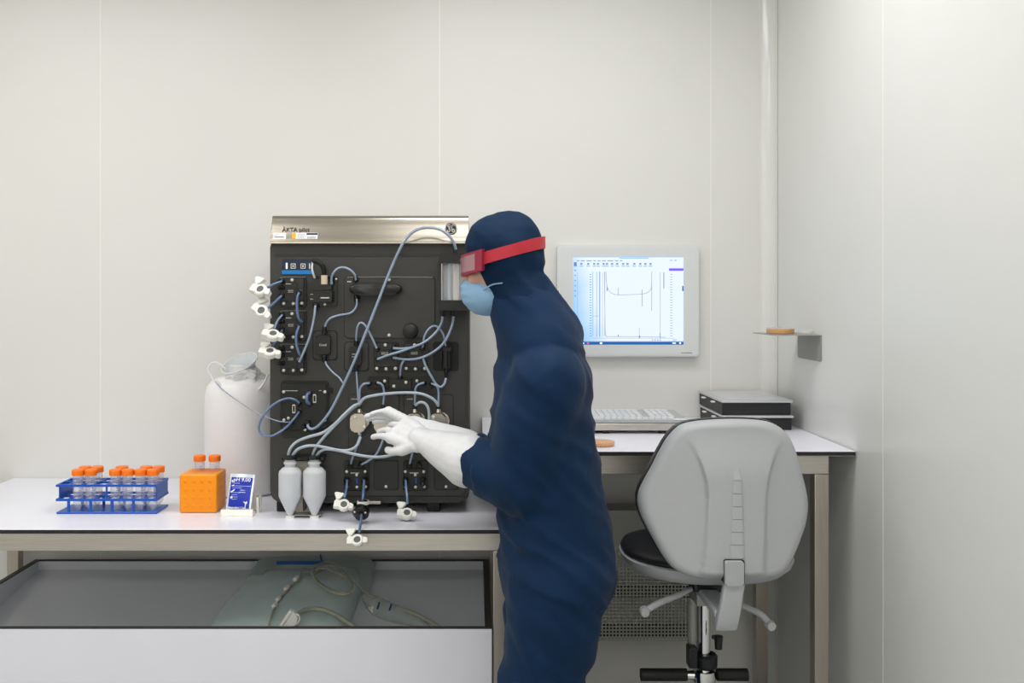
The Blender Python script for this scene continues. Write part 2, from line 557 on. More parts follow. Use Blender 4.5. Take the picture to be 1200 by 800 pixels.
lt = text('model_lettering', 'logo_dark', hd, 'ÄKTA pilot', (0, 0, 0), .0178, .0003, rot=(0, 0, 0), sx=.98)
for v_ in lt.data.vertices:
    v_.co = H(331.3 + v_.co.x / K, 271.5 - v_.co.y / K, .0026 + v_.co.z)
def slabel(x0, x1, y0, y1, m, o=.0012, th=.001):
    bm = bmesh.new()
    q = [H(x0, y1, o), H(x1, y1, o), H(x1, y0, o), H(x0, y0, o)]
    a = [bm.verts.new(p) for p in q]; b = [bm.verts.new(p + Vector((0, th, 0))) for p in q]
    bm.faces.new(a); bm.faces.new(b[::-1])
    for i in range(4):
        j = (i + 1) % 4; bm.faces.new((a[i], b[i], b[j], a[j]))
    return finish(bm, 'label_sticker', m, hd)
slabel(320.8, 336, 273, 280.5, 'paper_white'); slabel(343, 373, 272.8, 280, 'paper_white', .0012); slabel(343, 347.5, 273, 280, 'label_yellow', .0016)
slabel(360, 372.8, 273.2, 275.4, 'label_navy', .0016)
bm = bmesh.new()
def marks(bm, x0, x1, ys, f, h=.55, step=1.7):
    for y in ys:
        x = x0
        while x < x1:
            w = random.uniform(.5, 1.2) * step * .8
            q = f(x, y), f(min(x + w, x1), y), f(min(x + w, x1), y - h), f(x, y - h)
            vv = [bm.verts.new(p) for p in q]
            bm.faces.new(vv)
            x += w + step * .25
marks(bm, 322.5, 334, (278.6,), lambda x, y: H(x, y, .0014), 1.4)
marks(bm, 322.5, 328, (275.6,), lambda x, y: H(x, y, .0014), .6)
marks(bm, 349.5, 358, (275.3, 277, 278.8), lambda x, y: H(x, y, .0014), .5)
marks(bm, 361, 371, (277.8, 279.3), lambda x, y: H(x, y, .0014), .7)
finish(bm, 'sticker_print', 'ink', hd, recalc=False)['kind'] = 'stuff'
# round monogram emblem
ec = H(528.6, 268, .0045)
em = cyl('emblem', 'logo_dark', hd, ec + Vector((0, -.003, 0)), ec + Vector((0, .012, 0)), .0175, seg=40)
def ring(name, m, par, c, r, w, yo):
    bm = bmesh.new()
    pts = [c + Vector((math.cos(a) * r, yo, math.sin(a) * r)) for a in [2 * math.pi * i / 40 for i in range(41)]]
    bm_tube(bm, pts, w, 6, 1)
    return finish(bm, name, m, par, smooth=60)
ring('emblem_ring', 'screw', em, ec, .0158, .0007, -.003)
for k in range(4):
    a = math.radians(45 + 90 * k)
    c = ec + Vector((math.cos(a), 0, math.sin(a))) * .0128
    tp = [c + Vector((math.cos(a + s) * r, -.0032, math.sin(a + s) * r)) for s, r in ((-2.0, .0022), (-1, .002), (0, .0018), (1.2, .0016), (2.4, .001))]
    tube('emblem_curl', 'screw', em, tp, .0007, 6, 4)
def script(pts, w=.0015):
    tube('emblem_letter', 'screw', em, [ec + Vector((x, -.0034, z)) for x, z in pts], w, 6, 5)
script([(-.0015, .0085), (-.005, .0115), (-.0095, .0085), (-.0075, .0045), (-.0035, .005), (-.0035, .0015), (-.0065, -.0005), (-.0035, -.0025), (-.0035, -.0075), (-.0075, -.0105), (-.0108, -.0075), (-.0085, -.0045)])
script([(.0095, .0095), (.006, .0118), (.003, .0085), (.0025, .002), (.0025, -.005), (.0055, -.0105), (.0098, -.0085), (.0098, -.004), (.0065, -.0022), (.0045, -.005)])

# screws share one mesh
bm = bmesh.new()
bm_lathe(bm, [(.0052, .0), (.0052, -.0015), (.0042, -.003), (.002, -.0036), (.0017, -.002), (0, -.002)], axis=(0, 1, 0), seg=12)
scr = finish(bm, 'screw', 'screw', None)
screw_me = scr.data
bpy.data.objects.remove(scr)
def screw(x, y, o, par=None, s=1.0):
    so = link('screw', screw_me, None, None, A(x, y, o))
    so.scale = (s, 1, s)
    so.parent = par or ins
    so.matrix_parent_inverse = world_inv(par or ins)

def plate(name, m, x0, x1, y0, y1, o, r=3.5, back=0.0, bev=.0015, par=None):
    """rounded rectangle standing o proud of the front face; pixels of the face plane"""
    return prism(name, m, par or ins, rrect(ax(x0), ax(x1), az(y1), az(y0), r * K), AY - o, AY - back, bev)
def printmarks(par, x0, x1, ys, o, m='screw', h=.55, step=1.3):
    bm = bmesh.new()
    marks(bm, x0, x1, ys, lambda x, y: Vector((ax(x), AY - o - .0003, az(y))), h, step)
    finish(bm, 'print', m, par, recalc=False)['kind'] = 'stuff'

# control display
d = plate('control_display', 'panel_navy', 331, 367.5, 304, 321, .006, 1.5)
plate('blue_stripe', 'panel_blue', 330.8, 367.7, 316.6, 321.2, .0065, .8, par=d)
plate('status_light', 'led_white', 335.5, 337.4, 308, 315, .0066, .5, par=d, bev=0)
plate('status_light', 'screw', 362.6, 363.8, 308.5, 315, .0066, .3, par=d, bev=0)
for x in (344, 355.6):
    b = plate('touch_button', 'screw', x - 2.8, x + 2.8, 308.8, 314.6, .0064, .4, par=d, bev=0)
    plate('button_face', 'panel_navy', x - 2.1, x + 2.1, 309.5, 313.9, .0067, .3, par=b, bev=0)
    plate('button_icon', 'screw', x - .9, x + .9, 310.8, 312.6, .007, .3, par=b, bev=0)

def port(x, y, o, par, r=2.4, tilt=(0, -1, 0), l=.02, m='black_gloss'):
    c = A(x, y, o)
    dv = Vector(tilt).normalized()
    bm = bmesh.new()
    bm_lathe(bm, [(r * K * 1.25, 0), (r * K * 1.25, l * .35), (r * K, l * .4), (r * K, l * .75), (r * K * .75, l), (0, l)], c, dv, 14)
    return finish(bm, 'port_fitting', m, par)

# valve modules in the left column
for i, (y0, y1) in enumerate(((324, 359.5), (363.5, 398.7), (402.7, 437.8))):
    b = plate('valve_module', 'black_gloss', 329.5, 359.5, y0, y1, .012, 3)
    plate('module_cover', 'instrument_dark', 331, 357, y0 + 1.5, y1 - 7, .020, 1.5, back=.0121, par=b)
    plate('module_label', 'black_plastic', 335.6, 349.6, y0 + 6.5, y0 + 28, .024, 1, back=.0201, par=b)
    printmarks(b, 339.5, 345.5, (y0 + 16.5, y0 + 18.4), .0241)
    printmarks(b, 337, 343, (y0 + 9,), .0241, h=.7)
    screw(342.3, y0 + 4, .0201, b)
    screw(332.6, y1 - 4, .012, b); screw(343.8, y1 - 4, .012, b); screw(353.8, y1 - 4.5, .012, b)
    for k in (5.5, 13, 22.5):
        port(332, y0 + k, .016, b, 2.5, (-.6, -1, 0), .022)
    port(350.5, y0 + 18.5, .02, b, 2.6, (0, -1, .2), .018)
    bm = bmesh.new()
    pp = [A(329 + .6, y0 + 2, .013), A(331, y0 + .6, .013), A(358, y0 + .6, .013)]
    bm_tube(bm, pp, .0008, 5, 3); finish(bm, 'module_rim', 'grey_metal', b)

# pressure monitor with black elbow plug
b = plate('sensor_module', 'black_gloss', 366.5, 396, 324, 359.5, .010, 4)
plate('sensor_upper_block', 'instrument_dark', 367.5, 390, 327, 339.5, .026, 1, back=.0101, par=b)
plate('sensor_block', 'black_plastic', 364.2, 391, 340.8, 353.8, .034, 1.2, back=.0101, par=b)
printmarks(b, 366, 369, (345, 350.5), .0341); printmarks(b, 378, 388, (349.5,), .0341, h=1.4)
screw(380.8, 356.4, .010, b, .9); screw(394, 327, .010, b, .7); screw(388.5, 331.5, .028, b, .9)
cyl('plug_cap', 'beige_cap', b, A(380, 333, .04), A(380, 322.5, .04), .0095, .0095, 18)
tube('plug_cable', 'black_rubber', ins, [A(380, 323, .04), A(379.5, 316, .045), A(377, 310, .05), A(372, 306.5, .048), A(367.5, 305.5, .04)], .0075, 10)
tube('white_lead', 'white_tube', ins, [A(366.5, 307, .04), A(365.8, 314, .044), A(367, 320, .04), A(368.8, 325.5, .03)], .003, 8)
port(370, 356.8, .02, b, 2.6, (0, -.3, -1), .018)

# big upper door with handle and knob
plate('door_gap', 'black_rubber', 403.3, 510.3, 323.3, 396.4, .0036, 5)
dr = plate('door', 'instrument', 404.2, 509.4, 324.2, 395.6, .008, 4.5, bev=.0012)
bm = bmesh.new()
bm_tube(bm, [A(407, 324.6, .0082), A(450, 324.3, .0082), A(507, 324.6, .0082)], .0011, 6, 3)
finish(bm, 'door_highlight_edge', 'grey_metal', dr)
hb = bmesh.new()
ol = []
for i in range(28):
    a = 2 * math.pi * i / 28
    ca, sa = math.cos(a), math.sin(a)
    ol.append((ax(441.5 + 30.5 * math.copysign(abs(ca) ** .55, ca)), az(338.6 - 7.6 * math.copysign(abs(sa) ** .7, sa) * (1 - .25 * (abs(ca) ** 3)))))
bm_prism(hb, ol, AY - .04, AY - .012, .007, 3)
hn = finish(hb, 'door_handle', 'black_gloss', dr)
plate('handle_mount', 'black_plastic', 425, 458, 334, 343, .0125, 1, par=hn)
lathe('door_knob', 'black_plastic', dr, [(0, .031), (.016, .031), (.0205, .028), (.0225, .018), (.0225, .0), (.018, -.002)], A(481.5, 387.6, .0075), (0, -1, 0), 32)
screw(456, 327.8, .008, dr); screw(456, 392.6, .008, dr)
port(416.8, 329.5, .012, dr, 2.6, (0, -.25, 1), .016); port(418.3, 347, .012, dr, 3, (0, -.25, -1), .02)
printmarks(dr, 407.5, 412, (330.5,), .0081, h=1.1)

# single sensors in rounded frames
def framed(x0, x1, y0, y1):
    g = plate('sensor_frame', 'black_rubber', x0, x1, y0, y1, .0045, 4)
    plate('sensor_recess', 'instrument', x0 + 1.2, x1 - 1.2, y0 + 1.2, y1 - 1.2, .0055, 3.5, par=g)
    return g
g = framed(366.5, 395.8, 387, 422)
plate('sensor_body', 'black_plastic', 371.8, 388.6, 392.6, 414.4, .03, 1.5, back=.0056, par=g, bev=.004)
text('sensor_lettering', 'screw', g, 'Cond', (ax(380.2), AY - .0303, az(404.6)), .0095, .0001, align='CENTER')
port(380.4, 391, .018, g, 2.6, (0, -.1, 1), .022); port(380.2, 416, .018, g, 2.6, (0, -.1, -1), .02)
g = framed(403.3, 432.6, 400, 435)
plate('sensor_body', 'black_plastic', 410.4, 424.8, 406, 426.6, .03, 1.5, back=.0056, par=g, bev=.004)
printmarks(g, 414, 421, (414.5, 417.5), .0301, h=.7)
port(417.6, 404.5, .018, g, 2.4, (0, -.1, 1), .018); port(417.6, 428, .018, g, 2.4, (0, -.1, -1), .018)

# valve pair in the middle
for x0 in (438.8, 473.2):
    b = plate('valve_module', 'black_gloss', x0, x0 + 28.9, 400.5, 435.2, .012, 3)
    plate('module_cover', 'instrument_dark', x0 + 1.5, x0 + 27, 402, 428, .02, 1.5, back=.0121, par=b)
    plate('module_label', 'black_plastic', x0 + 7, x0 + 20, 408, 420, .024, 1, back=.0201, par=b)
    printmarks(b, x0 + 9, x0 + 17, (412.5, 414.3), .0241)
    screw(x0 + 12.7, 404, .0201, b); screw(x0 + 2.8, 431.5, .012, b); screw(x0 + 13.6, 432, .012, b); screw(x0 + 24.6, 431.5, .012, b)
    for px_, py_ in ((3.5, 409), (3.5, 420.5), (23, 404.5), (22, 408), (22, 419)):
        port(x0 + px_, py_, .02, b, 2.3, (0, -1, 0), .016)
b = plate('sensor_well', 'black_rubber', 507.6, 537.6, 400, 434.4, .006, 3.5)
cyl('well_cylinder', 'black_gloss', b, A(523, 406.5, .022), A(523, 431, .022), .0125, .0135, 20)
cyl('well_collar', 'instrument_dark', b, A(523, 406.4, .022), A(523, 411, .022), .015, .015, 20)
box('well_bracket', 'black_plastic', b, A(517.5, 432, .012), A(520, 407, -.002) + Vector((0, 0, 0)), .001, 1) if False else None
plate('well_bracket', 'black_plastic', 516.5, 528.5, 411, 424, .014, 1, back=.0061, par=b)
port(523, 432, .02, b, 2.2, (0, 0, -1), .03)

# bubble trap chamber at the right edge
tc0 = A(531.9, 330, .045)
tr = empty('bubble_trap', A(531.9, 363.5, .045), parent=ins)
rr = 17.2 * (AY - .045) / F
def tz(y): return W(0, y, AY - .045).z
prism('chamber_cap', 'black_plastic', tr, rrect(tc0.x - rr, tc0.x + rr, tz(309), tz(297), .004), AY - .045 - rr * .95, AY - .003, .003)
prism('chamber_cap', 'black_plastic', tr, rrect(tc0.x - rr, tc0.x + rr, tz(363.5), tz(351.5), .004), AY - .045 - rr * .95, AY - .003, .003)
bm = bmesh.new()
bm_lathe(bm, [(rr * .9, tz(351.6)), (rr * .9, tz(308.9))], (tc0.x, AY - .045, 0), (0, 0, 1), 32)
finish(bm, 'glass_chamber', 'trap_glass', tr)
for dx in (-.78, .78):
    cyl('tie_rod', 'chrome', tr, (tc0.x + dx * rr, AY - .045 - rr * .6, tz(351.5)), (tc0.x + dx * rr, AY - .045 - rr * .6, tz(309)), .0028, seg=10)
cyl('inner_tube', 'trap_core', tr, (tc0.x + .006, AY - .045, tz(351.5)), (tc0.x + .006, AY - .045, tz(309)), .0085, seg=16)
cyl('inner_tube', 'tube_pale', tr, (tc0.x - .014, AY - .045, tz(351.5)), (tc0.x - .014, AY - .045, tz(309)), .005, seg=12)
for x in (519, 531.3):
    port(x, 362.8, .045, ins, 2.7, (0, 0, -1), .02)
port(534.5, 298, .045, ins, 2.4, (-.2, 0, 1), .02)

# large left sensor module
plate('module_ledge', 'instrument_dark', 330.5, 386, 500, 513, .005, 3)
b = plate('large_module', 'black_gloss', 329.7, 385.5, 446, 503.5, .012, 4)
plate('module_cover', 'black_plastic', 331.5, 383.5, 449.5, 500.5, .018, 2, back=.0121, par=b)
for x, y in ((332.5, 459), (380.8, 459), (332.7, 492), (380.8, 492), (338, 489.8), (356.4, 465.4), (357.6, 505.4 - 2)):
    screw(x, y, .018, b, .95)
printmarks(b, 336, 350, (457.4,), .0181, h=.8); printmarks(b, 375, 378, (457,), .0181, h=.6)
for x, y in ((345.7, 478), (369.8, 466)):
    gb = plate('port_window', 'screw', x - 1.8, x + 1.8, y - 5, y + 5, .0185, .8, back=.0181, par=b, bev=0)
    plate('window_centre', 'black_gloss', x - 1.1, x + 1.1, y - 3.5, y + 3.5, .0192, .5, back=.0186, par=gb, bev=0)
for x, y in ((350.5, 472), (350.5, 481.5), (362.5, 460), (362.5, 473), (361, 493.5), (356.5, 499), (341, 494)):
    port(x, y, .018, b, 2.7, (0, -1, 0), .02)
for y in (457, 497):
    plate('hinge_lug', 'black_rubber', 385.6, 390.5, y - 3, y + 2.5, .012, 1, par=b)

# distribution blocks
b = plate('manifold_block', 'black_gloss', 431.8, 456, 441, 455, .016, 2)
screw(450.8, 446.4, .016, b, .95)
port(433, 449, .016, b, 2.6, (-.3, -1, 0), .02); port(442, 448, .016, b, 2.6, (.2, -1, 0), .02)
b = plate('manifold_block', 'black_plastic', 457, 482.6, 443.5, 455.2, .026, 1.5)
screw(475.8, 447.8, .026, b, .95); screw(461.6, 452.3, .026, b, .95)
port(469, 443.8, .018, b, 2.8, (0, 0, 1), .012)
b = plate('manifold_block', 'black_gloss', 483, 507, 441, 455, .016, 2)
screw(488.6, 446.2, .016, b, .95)
port(497, 448.5, .016, b, 2.8, (-.2, -1, 0), .02); port(505.5, 449, .016, b, 2.8, (.2, -1, 0), .02)

# pump panels and heads
for x0, x1 in ((409, 467.5), (474, 530.8)):
    plate('panel_gap', 'black_rubber', x0 - .8, x1 + .8, 461.6, 531, .0036, 4)
    b = plate('pump_panel', 'instrument', x0, x1, 462.4, 530.3, .007, 3.5, bev=.0012)
    printmarks(b, x0 + 3, x0 + 10, (467.5,), .0071, h=.8)
    for hx in ((x0 + 13.5, x0 + 41.0)):
        p = lathe('pump_flange', 'steel_pump', b, [(0, .012), (.0235, .012), (.026, .009), (.026, 0)], A(hx + 1.5, 492.5, .007), (0, -1, 0), 32)
        q = plate('pump_head', 'steel_pump', hx - 10, hx + 7.6, 482.5, 504, .045, 5, back=.02, par=b, bev=.003)
        cyl('pump_nozzle', 'steel_pump', q, A(hx - 1.2, 483, .033), A(hx - 1.2, 479, .033), .0085, .007, 14)
        cyl('nozzle_nut', 'black_gloss', q, A(hx - 1.2, 479, .033), A(hx - 1.2, 474, .033), .0065, .005, 10)
        cyl('pump_nozzle', 'steel_pump', q, A(hx - 1.2, 503.5, .033), A(hx - 1.2, 509, .033), .0075, .0065, 14)
        screw(hx - 6.8, 489, .045, q); screw(hx + 4.4, 500.5, .045, q)

# lower row: outlet valves and blank plates
for x0 in (404, 472.7):
    b = plate('outlet_valve', 'black_gloss', x0, x0 + 28.8, 539, 574, .012, 2.5)
    plate('module_cover', 'black_plastic', x0 + 1.5, x0 + 26.5, 548, 572.5, .02, 1, back=.0121, par=b)
    printmarks(b, x0 + 8, x0 + 18, (553,), .0201, h=.9)
    for x, y in ((2.4, 552.4), (24, 552.4), (14, 556.3), (14.3, 570.5), (2.6, 570), (24.6, 570)):
        screw(x0 + x, y, .0201, b, .85)
    plate('switch_window', 'strip_blue', x0 + 14.5, x0 + 16, 558.5, 565, .021, .3, back=.0201, par=b, bev=0)
    port(x0 + 7, 546.5, .014, b, 2.8, (0, -.5, 1), .014); port(x0 + 18.5, 546.5, .014, b, 2.8, (0, -.5, 1), .014)
    port(x0 + 2.6, 561, .02, b, 2.8, (0, -1, -.6), .03); port(x0 + 22.8, 561, .02, b, 2.8, (0, -1, -.6), .03)
for x0 in (438, 508.4):
    plate('panel_gap', 'black_rubber', x0, x0 + 29.4, 538.6, 573.6, .0042, 3)
    b = plate('blank_plate', 'instrument_dark', x0 + 1, x0 + 28.5, 539.6, 572.6, .006, 2.5)
    screw(x0 + 14.4, 570, .006, b, .9)
# feet
for x in (330, 507.5):
    for y in (AY + .02, 3.28):
        c = W(x, 590, AY)
        box('foot', 'black_rubber', ins, (ax(x - 7.6), y, BZ + .0005), (ax(x + 7.6), y + .05, az(587)), .003)
box('drip_lip', 'steel', ins, (ax(432), AY - .012, az(589.5)), (ax(446.5), AY + .02, az(586.2)), .001, 1)

# ------------------------------------------------------------------ tubing of the instrument
def T(pts, r, m='tube_blue', name='tube', o=.04):
    P = []
    for p in pts:
        P.append(A(p[0], p[1], p[2] if len(p) > 2 else o))
    return tube(name, m, ins, P, r * .82, 8, 6)
T([(534, 292, .05), (532, 285, .055), (526, 276, .06), (516, 269, .06), (503, 266.6, .055), (490, 268.5, .055), (478, 277, .06), (468, 293, .06), (456, 320, .06), (436, 371, .065), (416, 421, .065), (402, 452, .06), (388, 480, .05), (375, 497, .045), (366, 502.5, .04), (361, 500, .036), (360.8, 495, .03)], .0052)
T([(388.4, 333, .03), (389, 323, .035), (394.5, 315.5, .035), (402, 313.2, .035), (410, 316, .035), (415.5, 321.5, .03), (417, 328, .022)], .0042)
T([(418.3, 350, .025), (417.5, 359, .025), (411, 366.5, .025), (397, 369.3, .025), (387, 373, .025), (381.6, 380, .022), (380.5, 389, .02)], .004)
T([(369.5, 358, .03), (368, 372, .035), (363, 394, .04), (356, 412, .045), (350.5, 424, .045)], .0045)
T([(350.5, 342.5, .04), (348.2, 350, .045), (348.3, 364, .045), (350, 373, .042), (354, 377, .03)], .0048, 'tube_deep')
T([(350.5, 382, .04), (347.2, 392, .045), (347.5, 404, .045), (350.5, 414, .042), (353, 418, .03)], .0048, 'tube_deep')
T([(330, 329.5, .04), (322, 332.5, .055), (313, 337, .065)], .0046, 'tube_deep')
T([(330, 346.5, .04), (322, 354, .055), (313.5, 361.5, .07)], .0046, 'tube_deep')
T([(330.5, 369, .04), (325, 376, .055), (321.5, 385, .07)], .0046, 'tube_deep')
T([(331, 386, .04), (327, 394, .04), (322, 402, .06), (319.5, 405, .07)], .0046, 'tube_deep')
T([(417.6, 401, .02), (417.6, 392, .03), (419.5, 381.5, .035), (423.5, 378, .035), (429, 382.5, .035), (435.5, 395, .035), (441.5, 408, .036)], .004)
T([(519, 368, .045), (517.5, 378, .05), (511, 389, .05), (500, 399, .05), (486, 406, .045), (472, 408.3, .04), (460.8, 408, .036)], .0046)
T([(531.3, 368, .045), (530.5, 378, .05), (526, 391, .055), (518, 404, .055), (505, 414, .05), (490, 420, .045), (475, 421, .042), (460.8, 419, .036)], .0046)
T([(522, 405, .03), (520, 393, .045), (515, 385, .045), (509, 381.8, .045), (502.5, 385.5, .045), (497.5, 394, .045), (495.2, 407, .036)], .004)
T([(442.3, 420.8, .036), (455, 416, .045), (470, 411.5, .05), (484, 406.5, .05), (496, 402, .042)], .0046)
T([(380.3, 421, .02), (383, 428, .025), (390, 436, .03), (398, 443, .035), (404, 452, .04)], .0034)
T([(417.6, 434, .02), (418.3, 446, .02), (419.3, 460, .03), (420, 474, .033)], .0034)
T([(475, 420, .036), (470.5, 427, .04), (469.2, 435, .03), (469, 441, .02)], .0042)
T([(495.5, 419.5, .036), (499.5, 430, .04), (506, 442, .04), (511, 450, .035), (516, 453.3, .035), (520.5, 450, .03), (522.6, 443, .022)], .0046)
T([(433, 449, .035), (426.5, 449.8, .04), (422, 455, .035), (421.3, 465, .033), (421.3, 476, .033)], .0042)
T([(442, 448, .035), (447, 450, .04), (449.7, 456, .035), (449.8, 466, .033), (448.9, 476, .033)], .0042)
T([(497, 448.5, .036), (490.5, 450.5, .04), (487, 455.5, .035), (486.4, 464, .033), (486.3, 475, .033)], .0042)
T([(505.5, 449, .034), (511.5, 452, .04), (513.8, 458, .035), (513.8, 468, .033), (513.8, 475, .033)], .0042)
T([(421, 474, .036), (427, 466.5, .04), (440, 463, .045), (458, 460.8, .045), (478, 460, .045), (494, 461.5, .045), (505, 466, .042), (511, 471, .04), (513.8, 476, .034)], .0056, 'tube_pale')
T([(487, 475, .036), (491, 471.6, .042), (497, 472, .045), (501.5, 477.5, .045), (502.8, 487, .045), (501.5, 498, .045), (499, 510, .04)], .0052, 'tube_pale')
T([(350.5, 472, .038), (346, 468.3, .045), (338, 466.6, .05), (329, 469, .055), (318, 476, .06), (308.5, 487, .065), (303.5, 499, .065), (305, 507, .065), (312, 511, .065), (323, 509, .06), (336, 500, .055), (345, 490, .05), (350.5, 482.5, .038)], .0042, 'tube_deep')
T([(362.5, 460, .034), (359.8, 463, .045), (359.8, 470, .045), (362.5, 473.5, .034)], .006, 'tube_deep')
T([(422.5, 508, .036), (420, 516, .04), (416.5, 528, .04), (412.5, 538, .034), (411.3, 543, .025)], .0044)
T([(450, 508, .036), (447.5, 519, .042), (441, 532, .044), (432, 539.5, .04), (424, 544, .027)], .0044)
T([(486, 508, .036), (485, 520, .04), (482.5, 534, .036), (480.2, 543, .026)], .0044)
T([(406.8, 563, .045), (406.2, 571, .065), (405, 578, .085), (403.6, 583, .095)], .0046, 'tube_deep')
T([(426.8, 563, .045), (426.2, 572, .07), (425.6, 580, .09), (425, 586, .10)], .005, 'tube_deep')
T([(475.4, 563, .045), (476, 572, .065), (477, 582, .085), (477.6, 590, .095)], .0046, 'tube_deep')
# flow restrictor hanging in the line
c = A(423, 600, .13)
fr = lathe('flow_restrictor', 'black_gloss', ins, [(0, .022), (.012, .022), (.014, .012), (.022, .011), (.024, .004), (.024, -.006), (.02, -.010), (.012, -.012), (.012, -.022), (0, -.022)], c, Vector((.1, .8, .45)), 28)
cl = A(425.5, 588.5, .115)
cyl('restrictor_collar', 'black_gloss', fr, cl + Vector((0, 0, .008)), cl + Vector((-.002, -.005, -.022)), .013, .016, 20)
bm = bmesh.new()
for s in range(6):
    a = math.radians(-60 + s * 24)
    p = cl + Vector((math.sin(a) * .0172, -math.cos(a) * .0172, .003)); 
bm_lathe(bm, [(.0166, -.005), (.0172, -.005), (.0172, .005), (.0166, .005)], cl, (0, 0, 1), 24)
finish(bm, 'white_tag', 'clamp_white', fr)
for a in (20, 140, 260):
    d_, u_, v_ = frame_of(Vector((.1, .8, .45)))
    p = c + (u_ * math.cos(math.radians(a)) + v_ * math.sin(math.radians(a))) * .018 - d_ * .010
    s_ = link('screw', screw_me, None, None, p); s_.scale = (.6, .6, .6); s_.parent = fr; s_.matrix_parent_inverse = world_inv(fr)
T([(423.5, 603, .15), (423, 611, .18), (421.6, 619, .215), (420.8, 623, .235)], .0046, 'tube_deep')

# bottle holder on the lower left of the instrument
hc = empty('bottle_holder', (ax(354), AY - .05, BZ), parent=ins)
prism('holder_plate', 'holder_beige', hc, rrect(W(344, 0, 2.82).x, W(372, 0, 2.82).x, W(0, 600, 2.845).z, W(0, 540, 2.845).z, .008), 2.842, 2.8565, .002)
prism('holder_clip', 'black_gloss', hc, rrect(W(331, 0, 2.81).x, W(380, 0, 2.81).x, W(0, 538.5, 2.81).z, W(0, 534.5, 2.81).z, .003), 2.7985, 2.8565, .002)
box('holder_base', 'grey_metal', hc, (W(336, 0, 2.81).x, 2.80, BZ + .0055), (W(377, 0, 2.81).x, 2.8565, BZ + .0085), .001, 1)
bm = bmesh.new(); bm_prism(bm, rrect(W(357, 0, 2.82).x - .002, W(357, 0, 2.82).x + .004, BZ + .02, BZ + .13, .002), 2.80, 2.8415)
finish(bm, 'holder_divider', 'black_plastic', hc)

# ------------------------------------------------------------------ rinse bottles
def bottle(px, label, level):
    Yb = 2.803
    base = Vector((W(px, 0, Yb).x, Yb, BZ))
    zt = W(0, 538, Yb).z - BZ
    t = empty('conical_bottle', base, label, 'bottle', 'conical bottles on the instrument')
    r = .0335
    prof = [(.006, .004), (.0075, .007), (.0085, .010), (r * .985, .063), (r, .069), (r, zt - .040), (r * .95, zt - .034), (r * .7, zt - .025), (r * .48, zt - .022), (r * .46, zt - .018), (r * .46, zt)]
    lathe('bottle_wall', 'bottle_pe', t, prof, base, seg=32)
    lz = W(0, level, Yb).z - BZ
    lathe('liquid', 'bottle_liquid', t, [(0, .0072), (.006, .0074), (.0078, .011), (r * .95, .063), (r * .95, .07), (r * .95, lz), (0, lz)], base, seg=28)
    lathe('base_foot', 'clamp_white', t, [(0, 0), (.0135, 0), (.0135, .007), (0, .007)], base, seg=20)
    lathe('neck_ring', 'bottle_pe', t, [(r * .5, zt - .014), (r * .58, zt - .012), (r * .58, zt - .008), (r * .5, zt - .006)], base, seg=24)
    lathe('bottle_cap', 'black_plastic', t, [(0, zt + .001), (r * .62, zt + .001), (r * .62, zt + .010), (r * .5, zt + .013), (0, zt + .013)], base, seg=24)
    return t
bottle(340, 'translucent conical bottle at the instrument, left of the pair', 559)
bottle(368.5, 'translucent conical bottle at the instrument, right of the pair', 558)
T([(337.5, 534, .057), (340.5, 525, .06), (348, 517.5, .06), (361, 512, .065), (378, 507, .07), (392, 497, .075), (404, 485, .07), (414, 476, .06), (421, 473, .045)], .0056, 'tube_pale')
T([(342.5, 534, .057), (348, 527, .065), (357, 523, .07), (368, 522, .07), (383, 524.5, .07), (398, 527.5, .07), (410, 527, .065), (418, 522, .055), (422.5, 512, .04)], .0056, 'tube_pale')
T([(366, 534, .057), (369.5, 525, .065), (377, 515, .07), (388, 503, .075), (401, 490, .07), (414, 478, .05), (421, 474, .04)], .0052, 'tube_pale')
T([(371, 534, .057), (375, 529, .06), (383, 526, .07), (398, 528, .07), (417, 532.5, .07), (437, 535.3, .07), (455, 534, .065), (471, 528, .055), (485.8, 513, .04)], .0056, 'tube_pale')

# ------------------------------------------------------------------ plastic tube clamps
def make_clamp():
    t = empty('tube_clamp', (0, 0, 0))
    # ring faces -y
    bm = bmesh.new()
    bm_lathe(bm, [(.0115, -.011), (.017, -.011), (.0205, -.007), (.0205, .007), (.017, .011), (.0115, .011), (.0105, 0), (.0115, -.011)], (0, 0, 0), (0, 1, 0), 26)
    finish(bm, 'clamp_ring', 'clamp_white', t)
    lathe('gasket_disc', 'gasket', t, [(0, -.009), (.0112, -.009), (.0112, .009), (0, .009)], (0, 0, 0), (0, 1, 0), 22)
    prism('hinge_lug', 'clamp_white', t, [(.014, .010), (.026, .009), (.033, .004), (.033, -.010), (.026, -.012), (.015, -.010)], -.009, .009, .002)
    prism('bolt_lug', 'clamp_white', t, [(-.014, .013), (-.030, .014), (-.034, .008), (-.034, -.012), (-.014, -.013)], -.010, .010, .002)
    cyl('bolt', 'clamp_white', t, (-.027, 0, .013), (-.024, 0, .024), .005, .005, 12)
    prism('wing_nut', 'clamp_white', t, [(-.030, .019), (-.018, .019), (-.012, .030), (-.006, .040), (-.012, .044), (-.023, .041), (-.034, .044), (-.040, .040), (-.035, .030)], -.006, .006, .002)
    return t
def copy_tree(o, parent=None):
    c = o.copy(); COL.objects.link(c)
    if parent: c.parent = parent
    for ch in o.children: copy_tree(ch, c)
    return c
cproto = make_clamp()
